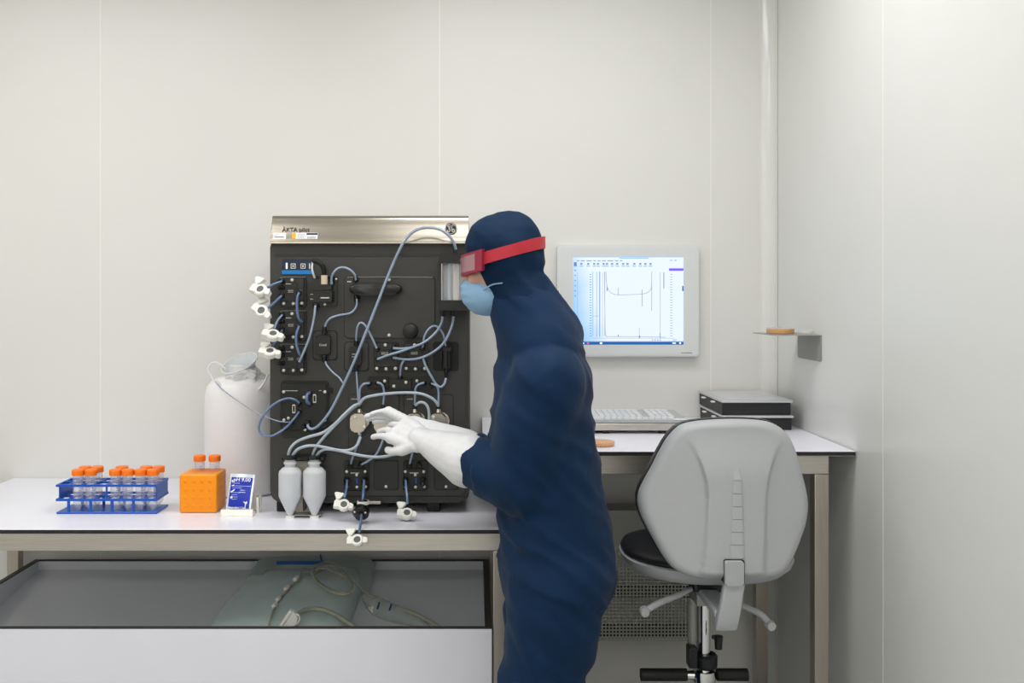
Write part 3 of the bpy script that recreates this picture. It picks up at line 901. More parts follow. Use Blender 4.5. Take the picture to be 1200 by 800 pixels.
clamps = [
    (306, 340.5, .075, (-35, 12, -18), 'white plastic tube clamp, topmost of the four left of the instrument', .95),
    (307, 365, .08, (-30, 28, -18), 'white plastic tube clamp, second from top left of the instrument', .95),
    (320, 393, .085, (-50, 10, 0), 'white plastic tube clamp, third from top left of the instrument', .95),
    (316.5, 413.5, .085, (-55, 6, 0), 'white plastic tube clamp, lowest of the four left of the instrument', .95),
    (403, 592, .105, (-38, 8, 0), 'white plastic tube clamp dangling left of the black flow restrictor', .85),
    (419, 633.5, .245, (-40, -4, 0), 'white plastic tube clamp dangling over the front edge of the bench', .85),
    (477, 602, .10, (-45, 4, 0), 'white plastic tube clamp dangling nearest the instrument foot', .85)]
for i, (x, y, o_, rot, lab, s) in enumerate(clamps):
    c = cproto if i == 0 else copy_tree(cproto)
    c.location = A(x, y, o_)
    c.rotation_euler = [math.radians(v) for v in rot]
    c.scale = (s, s, s)
    tag(c, lab, 'clamp', 'white tube clamps on the instrument lines')

# ------------------------------------------------------------------ carboy
jy = 3.19
jb = Vector((-0.775, jy, BZ))
t = empty('carboy', jb, 'large translucent white plastic jug standing behind the instrument', 'jug')
jz = W(0, 438, jy).z - BZ
bm = bmesh.new()
bm_lathe(bm, [(0, .0), (.118, .0), (.128, .008), (.129, .03), (.130, jz * .62), (.129, jz * .82), (.122, jz * .90), (.104, jz * .955), (.075, jz * .985), (.045, jz), (.042, jz + .012), (.0, jz + .012)], jb, seg=48)
finish(bm, 'jug_body', 'jug_pe', t)
lathe('screw_cap', 'film_white', t, [(0, jz + .045), (.040, jz + .045), (.044, jz + .040), (.044, jz + .005), (.04, jz + .003)], jb + Vector((.0, -.03, -.01)), seg=30)
# crumpled film around the cap
bm = bmesh.new()
bmesh.ops.create_icosphere(bm, subdivisions=4, radius=1)
for v in bm.verts:
    n_ = noise.noise(v.co * 2.2) * .3 + noise.noise(v.co * 5.0 + Vector((3, 1, 7))) * .14
    v.co = Vector((v.co.x * .068, v.co.y * .05, v.co.z * .036 - .02 * v.co.x ** 2)) * (1 + n_)
    v.co += jb + Vector((.012, -.045, jz - .006))
finish(bm, 'crumpled_film', 'film_white', t, smooth=25)
# tilted funnel-like lid
lc = W(281, 426, jy - .03)
ax_ = Vector((-.28, -.42, .86)).normalized()
lid = lathe('loose_lid', 'lid_clear', t, [(.030, -.036), (.038, -.030), (.060, .0), (.0625, .003), (.0605, .004), (.0365, -.028), (.0, -.030)], lc, ax_, 36)
bm = bmesh.new()
d_, u_, v_ = frame_of(ax_)
bm_tube(bm, [lc + (u_ * math.cos(a) + v_ * math.sin(a)) * .0618 + d_ * .003 for a in [2 * math.pi * i / 36 for i in range(37)]], .0022, 6, 1)
finish(bm, 'lid_rim', 'jug_pe', lid, smooth=60)
tube('strap_loop', 'jug_pe', t, [W(x, y, jy - .06) for x, y in ((264, 432), (258, 426.5), (251, 424.5), (245.5, 428), (244.5, 434), (248, 441), (250, 446))], .0032, 8)
tube('shoulder_fold', 'jug_pe', t, [W(x, y, jy - .10) for x, y in ((254, 446), (262, 455), (270, 459), (288, 459.5), (303, 456), (310, 447), (314, 438))], .003, 8)
T([(341, 494, .037), (335, 494.5, .05), (325, 493, .055), (310, 487.5, .02), (293, 479, -.08), (275, 467, -.16), (260, 455.5, -.2), (252, 447, -.23)], .0022, 'tube_blue')

# ------------------------------------------------------------------ blue rack with centrifuge tubes
RY0, RY1 = 2.850, 2.958
RX0, RX1 = -1.256, -0.955
rk = empty('tube_rack', ((RX0 + RX1) / 2, (RY0 + RY1) / 2, BZ), 'blue open-frame tube rack on the left of the bench', 'rack')
box('rack_base', 'rack_blue', rk, (RX0, RY0, BZ), (RX1, RY1, BZ + .006), .0015, 1)
cols = [-1.2388 + .0375 * i for i in range(8)]
rows = [2.8785, 2.9295]
def tier(z):
    bm = bmesh.new()
    th = .0068
    for y in (RY0 + .002, (rows[0] + rows[1]) / 2, RY1 - .002):
        bm_box(bm, (RX0, y - .003, z - th), (RX1, y + .003, z))
    for i in range(9):
        x = cols[0] + .0375 * (i - .5)
        x = min(max(x, RX0 + .002), RX1 - .002)
        bm_box(bm, (x - .003, RY0, z - th + .0003), (x + .003, RY1, z - .0003))
    finish(bm, 'rack_grid', 'rack_blue', rk, smooth=0)
tier(BZ + .0880); tier(BZ + .0455)
for x in (RX0 + .006, RX1 - .0042):
    box('end_panel', 'rack_blue', rk, (x, RY0 + .004, BZ + .0455), (x + .004, RY1 - .004, BZ + .0825), .0008, 1)
for y in (RY0 + .001, RY1 - .0062):
    for x in (-1.224, -1.158, -1.094, -1.03):
        box('rack_post', 'rack_blue', rk, (x, y, BZ + .006), (x + .008, y + .005, BZ + .040), .0006, 1)
    box('rack_post', 'rack_blue', rk, (-1.1085, y, BZ + .0455), (-1.1035, y + .005, BZ + .0825), .0006, 1)

def make_tube(lift=0.0):
    t = empty('centrifuge_tube', (0, 0, 0))
    lathe('tube_wall', 'tube_plastic', t, [(0, .0), (.003, .0005), (.0142, .016), (.0150, .02), (.0156, .104), (.0156, .11)], seg=20)
    bm = bmesh.new()
    prof = [(0, .1225), (.0162, .1225), (.0182, .1210), (.0185, .1175), (.0185, .106), (.018, .105), (0, .105)]
    bm_lathe(bm, prof, seg=40)
    for v in bm.verts:
        r_ = math.hypot(v.co.x, v.co.y)
        if r_ > .0181 and (int(round(math.atan2(v.co.y, v.co.x) / (2 * math.pi) * 40)) % 2):
            v.co.x *= .972; v.co.y *= .972
    finish(bm, 'tube_cap', 'cap_orange', t, smooth=50)
    bm = bmesh.new()
    for k in range(9):
        z = .03 + k * .0075
        a0 = -math.pi / 2 + .2
        w = .35 if k % 2 else .6
        q = [(a0, z), (a0 + w, z), (a0 + w, z + .0012), (a0, z + .0012)]
        bm.faces.new([bm.verts.new((math.cos(a) * .0158, math.sin(a) * .0158, zz)) for a, zz in q])
    finish(bm, 'graduation_marks', 'ink', t, recalc=False)
    return t
tp = make_tube()
front = [(1, 'first'), (2, 'second'), (4, 'third'), (5, 'fourth'), (6, 'fifth'), (7, 'sixth')]
back = [(1, 'first'), (2, 'second'), (4, 'third'), (6, 'fourth'), (7, 'fifth')]
first = True
for rowname, rowi, items in (('front', 0, front), ('back', 1, back)):
    for ci, wd in items:
        c = tp if first else copy_tree(tp); first = False
        c.location = (cols[ci], rows[rowi], BZ + .0065)
        c.rotation_euler = (random.uniform(-.006, .006), random.uniform(-.006, .006), random.uniform(-2, 2) if rowi else random.uniform(-.3, .3))
        tag(c, 'orange-capped clear centrifuge tube, %s from the left in the %s row of the blue rack' % (wd, rowname), 'tube', 'orange-capped tubes in the blue rack')

# ------------------------------------------------------------------ orange cube rack with two tubes
ox0, ox1, oy0, oy1, oh = -0.892, -0.779, 2.862, 2.972, .116
rk = empty('cube_rack', ((ox0 + ox1) / 2, (oy0 + oy1) / 2, BZ), 'orange plastic cube rack standing on the bench beside the blue sachet', 'rack')
bm = bmesh.new()
bm_box(bm, (ox0, oy0, BZ + .0005), (ox1, oy1, BZ + oh), .006, 3)
sh_ = finish(bm, 'rack_shell', 'rack_orange', rk, smooth=21)
cutter = bmesh.new()
for x in (-0.853, -0.8065):
    bm_cyl(cutter, (x, 2.940, BZ + .0375), (x, 2.940, BZ + .2), .0161, seg=32)
co = finish(cutter, 'tmp_cut', 'rack_orange_dent')
md_ = sh_.modifiers.new('sockets', 'BOOLEAN'); md_.operation = 'DIFFERENCE'; md_.object = co; md_.solver = 'EXACT'
me_ = bpy.data.meshes.new_from_object(sh_.evaluated_get(bpy.context.evaluated_depsgraph_get()))
sh_.modifiers.clear(); sh_.data = me_
bpy.data.objects.remove(co)
for i in range(4):
    for j in range(4):
        x = ox0 + .019 + i * .0247; z = BZ + .021 + j * .0245
        lathe('face_dimple', 'rack_orange_dent', rk, [(0, .0012), (.004, .001), (.0062, -.001)], (x, oy0, z), (0, -1, 0), 14)
for j in range(4):
    for i in range(4):
        lathe('face_dimple', 'rack_orange_dent', rk, [(0, .0012), (.004, .001), (.0062, -.001)], (ox1, oy0 + .019 + i * .0245, BZ + .021 + j * .0245), (1, 0, 0), 14)
for x in (-0.853, -0.8065):
    ring_ = lathe('tube_socket', 'rack_orange_dent', rk, [(.0162, .0), (.0195, .0), (.0195, .0022), (.0162, .0022), (.0162, 0)], (x, 2.940, BZ + oh - .0008), seg=24)
for x, lab in ((-0.853, 'orange-capped tube, left of the two in the orange cube rack'), (-0.8065, 'orange-capped tube, right of the two in the orange cube rack')):
    c = copy_tree(tp)
    c.location = (x, 2.940, BZ + .0385); c.rotation_euler = (0, 0, .1)
    tag(c, lab, 'tube', 'tubes in the orange cube rack')

# ------------------------------------------------------------------ pH sachet in its steel stand
st = empty('sachet_stand', (-.707, 2.85, BZ), 'small polished steel stand holding the blue sachet', 'stand')
sx0, sx1 = W(259, 0, 2.825).x, W(296.5, 0, 2.825).x
bm = bmesh.new()
pr = [(2.818, .0005), (2.822, .019), (2.827, .020), (2.833, .020), (2.836, .0045), (2.885, .0045), (2.885, .0005)]
a = [bm.verts.new((sx0, y, BZ + z)) for y, z in pr]; b = [bm.verts.new((sx1, y, BZ + z)) for y, z in pr]
for i in range(len(pr)):
    j = (i + 1) % len(pr); bm.faces.new((a[i], a[j], b[j], b[i]))
bm.faces.new(a[::-1]); bm.faces.new(b)
finish(bm, 'stand_base', 'stand_steel', st, smooth=30)
box('stand_back', 'stand_steel', st, (sx0 + .008, 2.879, BZ + .0045), (sx1 - .004, 2.884, BZ + .062), .001, 1)
cyl('stand_post', 'stand_steel', st, (sx1 + .004, 2.868, BZ), (sx1 + .004, 2.868, BZ + .047), .006, seg=16)
cyl('stand_post', 'stand_steel', st, (sx1 + .008, 2.884, BZ), (sx1 + .008, 2.884, BZ + .05), .004, seg=16)
sc = empty('ph_sachet', W(277.5, 600, 2.845), 'blue pH 9.00 buffer sachet leaning in the steel stand', 'sachet')
q = [W(264.5, 597.5, 2.842), W(293.5, 597.5, 2.842), W(299, 556, 2.872), W(270.3, 554.5, 2.872)]
def sq(u, v, o=0.0):
    p = (q[0] * (1 - u) + q[1] * u) * (1 - v) + (q[3] * (1 - u) + q[2] * u) * v
    nrm = (q[1] - q[0]).cross(q[3] - q[0]).normalized()
    bul = math.sin(math.pi * min(max(u, 0), 1)) * math.sin(math.pi * min(max(v, 0), 1)) * .006
    return p + nrm * (bul + o)
def sheet(name, m, par, u0, u1, v0, v1, o, n=10, thick=0.0):
    bm = bmesh.new()
    g = [[bm.verts.new(sq(u0 + (u1 - u0) * i / n, v0 + (v1 - v0) * j / n, o)) for i in range(n + 1)] for j in range(n + 1)]
    for j in range(n):
        for i in range(n):
            bm.faces.new((g[j][i], g[j][i + 1], g[j + 1][i + 1], g[j + 1][i]))
    ob = finish(bm, name, m, par, smooth=60, recalc=False)
    if thick:
        s_ = ob.modifiers.new('thickness', 'SOLIDIFY'); s_.thickness = thick; s_.offset = -1
    return ob
pouch = sheet('foil_pouch', 'sachet_foil', sc, 0, 1, 0, 1, 0, 12, .003)
sheet('blue_print', 'sachet_blue', pouch, .07, .93, .02, .90, .0005)
def stext(s, u, v, size, m='paper_white', name='sachet_lettering'):
    ex = (q[1] - q[0]).normalized(); ez = (q[3] - q[0]).normalized(); ny = ex.cross(ez).normalized(); ez = ez
    cu = bpy.data.curves.new(name, 'FONT'); cu.body = s; cu.size = size; cu.extrude = .0001; cu.resolution_u = 3; cu.offset = .0003
    o = bpy.data.objects.new('tmp', cu); COL.objects.link(o)
    me = bpy.data.meshes.new_from_object(o.evaluated_get(bpy.context.evaluated_depsgraph_get()))
    bpy.data.objects.remove(o)
    me.materials.clear()
    L = (q[1] - q[0]).length; Hh = (q[3] - q[0]).length
    for v_ in me.vertices:
        v_.co = sq(u + v_.co.x / L, v + v_.co.y / Hh, .0022 + v_.co.z)
    return link(name, me, m, pouch)
stext('pH 9.00', .17, .79, .0158)
stext('Metrohm | Lab', .09, .04, .0088)
bm = bmesh.new()
for (u0, u1, v) in ((.14, .45, .73), (.14, .6, .655), (.62, .9, .655), (.16, .55, .6), (.5, .7, .54), (.16, .5, .47), (.5, .72, .48), (.16, .4, .41), (.2, .42, .35), (.2, .42, .29)):
    x = u0
    while x < u1:
        w = random.uniform(.02, .06)
        vv = [bm.verts.new(sq(a_, b_, .0008)) for a_, b_ in ((x, v), (min(x + w, u1), v), (min(x + w, u1), v + .014), (x, v + .014))]
        bm.faces.new(vv); x += w + .015
finish(bm, 'small_print', 'sachet_foil', pouch, recalc=False)['kind'] = 'stuff'
bm = bmesh.new()
for pts in (((.085, .80), (.15, .84), (.16, .76), (.11, .77)), ((.1, .5), (.22, .56), (.28, .58), (.26, .53), (.14, .47)), ((.12, .36), (.2, .39), (.22, .33), (.14, .31)), ((.12, .67), (.22, .70), (.22, .66), (.14, .65)),
            ((.66, .24), (.76, .22), (.82, .25), (.84, .2), (.79, .15), (.79, .09), (.76, .09), (.76, .17))):
    bm = bmesh.new()
    bm.faces.new([bm.verts.new(sq(u, v, .0011)) for u, v in pts])
    finish(bm, 'foil_highlight', 'paper_white', pouch, recalc=False)  # white patches painted as highlights on the foil

# ------------------------------------------------------------------ wall screen
MY = 3.382
mo = empty('wall_screen', W(736, 418, WY - .01), 'pale grey flat screen mounted on the wall, showing a chromatogram', 'monitor')
mo_o = rrect(W(653, 0, MY).x, W(819, 0, MY).x, W(0, 417.5, MY).z, W(0, 287.3, MY).z, .008)
prism('screen_housing', 'monitor_shell', mo, mo_o, MY, WY - .001, .003)
prism('screen_bezel', 'monitor_edge', mo, rrect(W(655, 0, MY).x, W(817, 0, MY).x, W(0, 416, MY).z, W(0, 289, MY).z, .006), MY - .0012, MY + .002, .0008)
prism('bezel_inset', 'monitor_shell', mo, rrect(W(656, 0, MY).x, W(816, 0, MY).x, W(0, 415, MY).z, W(0, 290, MY).z, .005), MY - .0018, MY + .002, .0006)
def S(x, y, o=0.0): return W(x, y, MY - .0022 - o)
def srect(name, m, x0, x1, y0, y1, o, par):
    bm = bmesh.new()
    lo = S(x0, y1, o); hi = S(x1, y0, o)
    bm_box(bm, (lo.x, lo.y, lo.z), (hi.x, hi.y + .0012, hi.z))
    return finish(bm, name, m, par, smooth=0)
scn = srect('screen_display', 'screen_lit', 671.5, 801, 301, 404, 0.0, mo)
def sbars(name, m, rects, o=.0003):
    bm = bmesh.new()
    for x0, x1, y0, y1 in rects:
        q = [S(x0, y1, o), S(x1, y1, o), S(x1, y0, o), S(x0, y0, o)]
        bm.faces.new([bm.verts.new(p) for p in q])
    return finish(bm, name, m, scn, smooth=0, recalc=False)
sbars('task_bar', 'px_bar', [(672, 801, 400.2, 403.8)])
sbars('title_bar', 'px_blue', [(726, 760, 301.8, 302.8), (671.5, 801, 300.9, 301.4)])
txt = []
x = 676
for w in (3, 4.5, 6.5, 3, 3.5, 4.5, 7, 4, 3):
    txt.append((x, x + w, 305, 306)); x += w + 1.8
for x in (673, 680, 688, 695, 699.5, 706, 710, 716, 722, 729, 734, 742, 749, 755, 761):
    txt.append((x, x + 2.6, 308, 310.2)); txt.append((x - .6, x + 3.4, 311.4, 312.2))
for y in range(320, 394, 1):
    if y % 3 == 0: txt.append((691, 693.4, y, y + .8)); txt.append((785.5, 788, y, y + .6))
txt += [(785, 788, 304.6, 305.4), (790, 793, 304.6, 305.4)] + [(764 + 3 * k, 765.5 + 3 * k, 397.6, 398.8) for k in range(4)] + [(788, 793, 397.8, 398.5)]
sbars('screen_text', 'px_text', txt)
sbars('tool_icons', 'px_text', [(673.2, 675, y, y + 1.4) for y in range(316, 352, 6)] + [(672.5, 675.8, 307, 311.5)])
ln = [(699, 699.5, 319, 395), (702.5, 703, 319, 395), (706, 706.3, 319, 394), (708.6, 709, 319, 394), (773.5, 773.9, 319, 395), (694.5, 790, 396, 396.3), (671.5, 801, 399.6, 399.9), (676.6, 676.9, 319, 395), (695, 702, 370, 370.3)]
sbars('chart_axes', 'px_line', ln)
sbars('axis_band', 'px_blue', [(694.4, 695.1, 318, 394), (702.2, 703.4, 318, 394)], .00025)
curve = [(710, 318), (710.5, 328), (711.5, 336), (714, 341), (718, 344), (724, 345.3), (740, 345), (752, 344.4), (758, 343), (762, 340), (763.5, 336), (763.8, 318)]
def sline(name, m, pts, w=.0007):
    bm = bmesh.new(); bm_tube(bm, [S(x, y, .0008) for x, y in pts], w, 6, 4)
    return finish(bm, name, m, scn, smooth=60)
sline('chart_curve', 'px_line', curve)
sline('chart_curve', 'px_line', [(708.5, 318), (709, 380), (710, 393), (715, 394.2), (745, 394.3), (780, 395)])
for r_ in [(724.2, 724.7, 337, 346), (752.2, 752.8, 339, 359), (763.5, 764, 318, 364), (777.5, 778.4, 319, 338), (749, 749.4, 384, 396), (773.2, 774, 390, 396), (711, 712, 336, 341), (724, 725, 392, 394), (748.8, 750, 393, 396)]:
    sbars('chart_peak', 'px_line', [r_], .0009)
sbars('purple_tag', 'px_purple', [(784, 801, 314.3, 317.2)], .0009)
sbars('scroll_tab', 'px_bar', [(799.4, 801, 335, 341)], .0009)
sbars('task_icons', 'px_white', [(678.5, 680, 401.3, 402.8), (703, 705.5, 401, 403), (683, 684.5, 401.3, 402.8), (796, 798, 401, 402.6), (788, 792, 401.4, 402.4)], .0009)
sbars('task_icon_red', 'px_red', [(688, 690, 401, 402.8)], .0009)
bm = bmesh.new()
marks(bm, 798.5, 811, (413.8,), lambda x, y: W(x, y, MY - .0021), .9, 1.4)
finish(bm, 'maker_print', 'ink', mo, recalc=False)

# ------------------------------------------------------------------ keyboard on a low steel riser
ks = empty('keyboard_riser', (.45, 3.1, DZ), 'low brushed steel riser under the white keyboard on the desk', 'riser')
kx0, kx1 = .222, W(801, 0, 3.005).x
box('riser_plate', 'steel', ks, (kx0, 3.0, DZ + .010), (kx1, 3.215, DZ + .033), .003)
for x in (kx0 + .03, .40, kx1 - .075, kx1 - .045):
    box('riser_foot', 'black_rubber', ks, (x, 3.006, DZ), (x + .02, 3.03, DZ + .0099), .001, 1)
    box('riser_foot', 'black_rubber', ks, (x, 3.18, DZ), (x + .02, 3.205, DZ + .0099), .001, 1)
kb = empty('keyboard', (.45, 3.1, DZ + .0335), 'pale grey keyboard with white keys on the steel riser', 'keyboard')
bm = bmesh.new()
kz0 = DZ + .0335
pts = [(3.004, 0), (3.004, .009), (3.206, .019), (3.206, 0)]
a = [bm.verts.new((kx0 + .004, y, kz0 + z)) for y, z in pts]; b = [bm.verts.new((kx1 + .012, y, kz0 + z)) for y, z in pts]
for i in range(4):
    j = (i + 1) % 4; bm.faces.new((a[i], a[j], b[j], b[i]))
bm.faces.new(a[::-1]); bm.faces.new(b)
bmesh.ops.bevel(bm, geom=list(bm.edges), offset=.0015, segments=2, affect='EDGES')
finish(bm, 'keyboard_case', 'keyboard_grey', kb)
bm = bmesh.new()
rowsk = 6
for r_ in range(rowsk):
    y = 3.022 + r_ * .0285
    x = kx0 + .014
    while x < kx1 - .035:
        w = .0175
        if r_ == 0 and .07 < x - kx0 < .16: w = .11
        if not (kx1 - .125 < x < kx1 - .112):
            z = kz0 + .009 + (y + .011 - 3.004) / .202 * .010
            bm_box(bm, (x, y, z - .002), (x + w, y + .022, z + .004), 0)
        x += w + .0025
k_ = finish(bm, 'keys', 'key_white', kb, smooth=0); k_['kind'] = 'stuff'
box('wrist_strip', 'paper_white', kb, (kx1 - .03, 3.0045, kz0 + .0095), (kx1 + .008, 3.018, kz0 + .0125), .001, 1)

# ------------------------------------------------------------------ dishes
def dish(name, label, c, r, h, fill, par=None):
    t = empty(name, c, label, 'dish')
    lathe('dish_base', 'dish_clear', t, [(0, 0), (r * .94, 0), (r * .95, .001), (r * .95, h * .9)], c, seg=36)
    lathe('dish_filling', fill, t, [(0, .0015), (r * .92, .0015), (r * .92, h * .82), (0, h * .82)], c, seg=36)
    lathe('dish_lid', 'dish_clear', t, [(0, h), (r * .98, h), (r, h - .001), (r, h * .45)], c, seg=36)
    return t
dish('petri_dish', 'round dish of orange agar near the front of the desk', Vector((W(702.5, 0, 2.77).x, 2.77, DZ)), .046, .014, 'agar')

# ------------------------------------------------------------------ two stacked cases
def case(label, z, jog, cat='case'):
    x0, x1, y0, y1 = .795 + jog, 1.021 + jog, 3.082, 3.402
    t = empty('storage_case', ((x0 + x1) / 2, (y0 + y1) / 2, z), label, cat, 'flat cases stacked on the desk')
    box('case_body', 'tray_black', t, (x0 + .002, y0 + .002, z), (x1 - .002, y1 - .002, z + .0395), .002)
    box('case_lid', 'lid_grey', t, (x0 - .001, y0 - .004, z + .0397), (x1 + .003, y1, z + .0475), .002)
    box('lid_panel', 'lid_grey', t, (x0 + .012, y0 + .010, z + .0475), (x1 - .012, y1 - .012, z + .0490), .001, 1)
    for y in (3.17, 3.30):
        box('latch', 'clamp_white', t, (x0 - .010, y, z + .030), (x0 + .002, y + .022, z + .0345), .001, 1)
    return t
case('black flat case with grey lid, lower of the two stacked on the desk', DZ, .002)
case('black flat case with grey lid, upper of the two stacked on the desk', DZ + .0492, -.001)

# ------------------------------------------------------------------ wall shelf with dishes
sh = empty('wall_shelf', (RX, 3.035, 1.30), 'small grey angled metal shelf on the right wall', 'shelf')
zsh = 1.2985
bm = bmesh.new()
ol = [(2.93, zsh), (3.141, zsh), (3.141, zsh - .070), (3.134, zsh - .078), (3.126, zsh - .080), (2.940, zsh - .080), (2.933, zsh - .078), (2.93, zsh - .072)]
f_ = [bm.verts.new((RX - .004, y, z)) for y, z in ol]; b_ = [bm.verts.new((RX, y, z)) for y, z in ol]
bm.faces.new(f_); bm.faces.new(b_[::-1])
for i in range(len(ol)):
    j = (i + 1) % len(ol); bm.faces.new((f_[i], b_[i], b_[j], f_[j]))
finish(bm, 'shelf_bracket', 'grey_metal', sh, smooth=30)
box('shelf_plate', 'grey_metal', sh, (RX - .152, 2.93, zsh), (RX, 3.141, zsh + .0025), .0008, 1)
dish('amber_dish', 'shallow amber dish on the small wall shelf', Vector((RX - .096, 3.03, zsh + .003)), .046, .019, 'amber')
c = Vector((RX - .027, 3.0, zsh + .003))
t = empty('clear_dish', c, 'small clear empty dish on the wall shelf beside the amber one', 'dish')
lathe('dish_base', 'dish_clear', t, [(0, 0), (.022, 0), (.0225, .001), (.0225, .012)], c, seg=30)
lathe('dish_lid', 'dish_clear', t, [(0, .0125), (.0235, .0125), (.0235, .006)], c, seg=30)

# ------------------------------------------------------------------ perforated cabinet under the desk
PY = 3.30
def pz(y): return W(0, y, PY).z
pc = empty('perforated_cabinet', (.45, PY + .05, pz(751)), 'grey perforated metal equipment box against the wall under the desk', 'cabinet')
px0, px1 = .17, W(816.5, 0, PY).x
pw = PY + .002
box('solid_fascia', 'cabinet_grey', pc, (px0, PY, pz(640)), (px1, PY + .004, pz(598)), .001, 1)
box('top_panel', 'cabinet_grey', pc, (px0, pw, pz(598) - .004), (px1, WY - .001, pz(598)), .001, 1)
box('side_panel', 'cabinet_grey', pc, (px1 - .004, pw + .003, pz(751)), (px1, WY - .001, pz(598) - .0045), .001, 1)
box('side_panel', 'cabinet_grey', pc, (px0, pw + .003, pz(751)), (px0 + .004, WY - .001, pz(598) - .0045), .001, 1)
bm = bmesh.new()
z0, z1 = pz(751), pz(640)
pit = .0121; bar = .0042
nx = int((px1 - px0) / pit); nz_ = int((z1 - z0) / pit)
for i in range(nx + 1):
    x = px0 + i * (px1 - px0 - bar) / nx
    bm_box(bm, (x, PY, z0), (x + bar, PY + .0012, z1))
for j in range(nz_ + 1):
    z = z0 + j * (z1 - z0 - bar) / nz_
    bm_box(bm, (px0, PY + .0002, z), (px1, PY + .0014, z + bar))
g_ = finish(bm, 'perforated_sheet', 'perforated', pc, smooth=0); g_['kind'] = 'stuff'
for y0_, y1_ in ((690, 702), (736, 750)):
    box('inner_rail', 'black_plastic', pc, (px0 + .01, PY + .02, pz(y1_)), (px1 - .01, PY + .05, pz(y0_)), .002)

# ------------------------------------------------------------------ lab chair
CX, CYB, CYS = .6155, 2.325, 2.57
ch = empty('lab_chair', (CX, CYS, 0), 'light grey lab chair with black seat pushed up to the desk', 'chair')
outl = [(210, 90), (240, 72), (290, 60), (360, 53), (450, 50), (540, 53), (610, 63), (655, 83), (690, 112), (715, 150), (738, 210), (757, 285), (773, 350), (780, 405), (778, 450), (765, 505), (735, 575), (705, 632), (680, 672), (655, 697), (610, 713), (560, 719), (440, 722), (320, 721), (260, 714), (210, 697), (172, 672), (140, 630), (95, 550), (58, 475), (44, 420), (48, 370), (70, 320), (105, 255), (135, 195), (170, 135)]
op = [Vector((740 + x / 3.636, 480 + y / 3.636)) for x, y in outl]
# resample the closed outline smoothly
def resample(P, n):
    Q = []
    m_ = len(P)
    for i in range(m_):
        a, b, c, d = P[i - 1], P[i], P[(i + 1) % m_], P[(i + 2) % m_]
        for k in range(8):
            t_ = k / 8
            Q.append(0.5 * ((2 * b) + (c - a) * t_ + (2 * a - 5 * b + 4 * c - d) * t_ ** 2 + (3 * b - a - 3 * c + d) * t_ ** 3))
    L = [0]
    for i in range(len(Q)): L.append(L[-1] + (Q[(i + 1) % len(Q)] - Q[i]).length)
    out = []
    k = 0
    for i in range(n):
        s = L[-1] * i / n
        while L[k + 1] < s: k += 1
        f_ = (s - L[k]) / max(1e-9, L[k + 1] - L[k])
        out.append(Q[k].lerp(Q[(k + 1) % len(Q)], f_))
    return out
op = resample(op, 180)
cen = Vector((853, 583))
def interp(pts, y):
    if y <= pts[0][1]: return pts[0][0]
    for (xa, ya), (xb, yb) in zip(pts, pts[1:]):
        if y <= yb: return xa + (xb - xa) * (y - ya) / (yb - ya)
    return pts[-1][0]
lcr = [(740 + x / 3.636, 480 + y / 3.636) for x, y in ((245, 130), (275, 180), (300, 240), (318, 310), (321, 380), (316, 460), (306, 560), (295, 640), (285, 720))]
rcr = [(740 + x / 3.636, 480 + y / 3.636) for x, y in ((655, 150), (630, 190), (605, 250), (588, 310), (578, 380), (573, 460), (568, 560), (563, 640), (558, 720))]
def sstep(a, b, x):
    t_ = min(1, max(0, (x - a) / (b - a))); return t_ * t_ * (3 - 2 * t_)
def relief(x, y):
    xl, xr = interp(lcr, y), interp(rcr, y)
    fade = sstep(505, 560, y)
    h = (sstep(xl - 1.0, xl + 1.6, x) if x < cen.x else 1 - sstep(xr - 3.5, xr + 2, x)) * .012 * fade
    return h
bm = bmesh.new()
NR = 64
rings = []
for k in range(NR + 1):
    s = 1 - k / NR
    row = []
    for p in op:
        q_ = cen + (p - cen) * s
        w_ = W(q_.x, q_.y, CYB)
        edge = 1 - s
        rd = math.sqrt(max(0, 1 - (1 - min(1, edge / .10)) ** 2)) * .022
        curve_ = -.030 * ((q_.x - cen.x) / 100) ** 2 + .0
        w_.y = CYB + .022 - rd - relief(q_.x, q_.y) * sstep(.02, .12, edge) - curve_ * 1.0 - .035 * (q_.y - cen.y) / 100 * .6
        if k == NR:
            pass
        row.append(w_)
    rings.append(row)
vr = [[bm.verts.new(v) for v in row] for row in rings[:-1]]
cv = bm.verts.new(sum(rings[-1], Vector()) / len(rings[-1]))
n = len(op)
for a_, b_ in zip(vr, vr[1:]):
    for i in range(n):
        j = (i + 1) % n; bm.faces.new((a_[i], a_[j], b_[j], b_[i]))
for i in range(n): bm.faces.new((vr[-1][i], vr[-1][(i + 1) % n], cv))
# rim going to the front and closing behind the shell
rim = [bm.verts.new(v.co + Vector((0, .012, 0))) for v in vr[0]]
inn = [bm.verts.new(Vector(((v.co.x - CX) * .9 + CX, v.co.y + .013, (v.co.z - W(0, cen.y, CYB).z) * .9 + W(0, cen.y, CYB).z))) for v in vr[0]]
for i in range(n):
    j = (i + 1) % n
    bm.faces.new((vr[0][i], rim[i], rim[j], vr[0][j])); bm.faces.new((rim[i], inn[i], inn[j], rim[j]))
bm.faces.new(inn)
finish(bm, 'backrest_shell', 'chair_grey', ch, smooth=50)
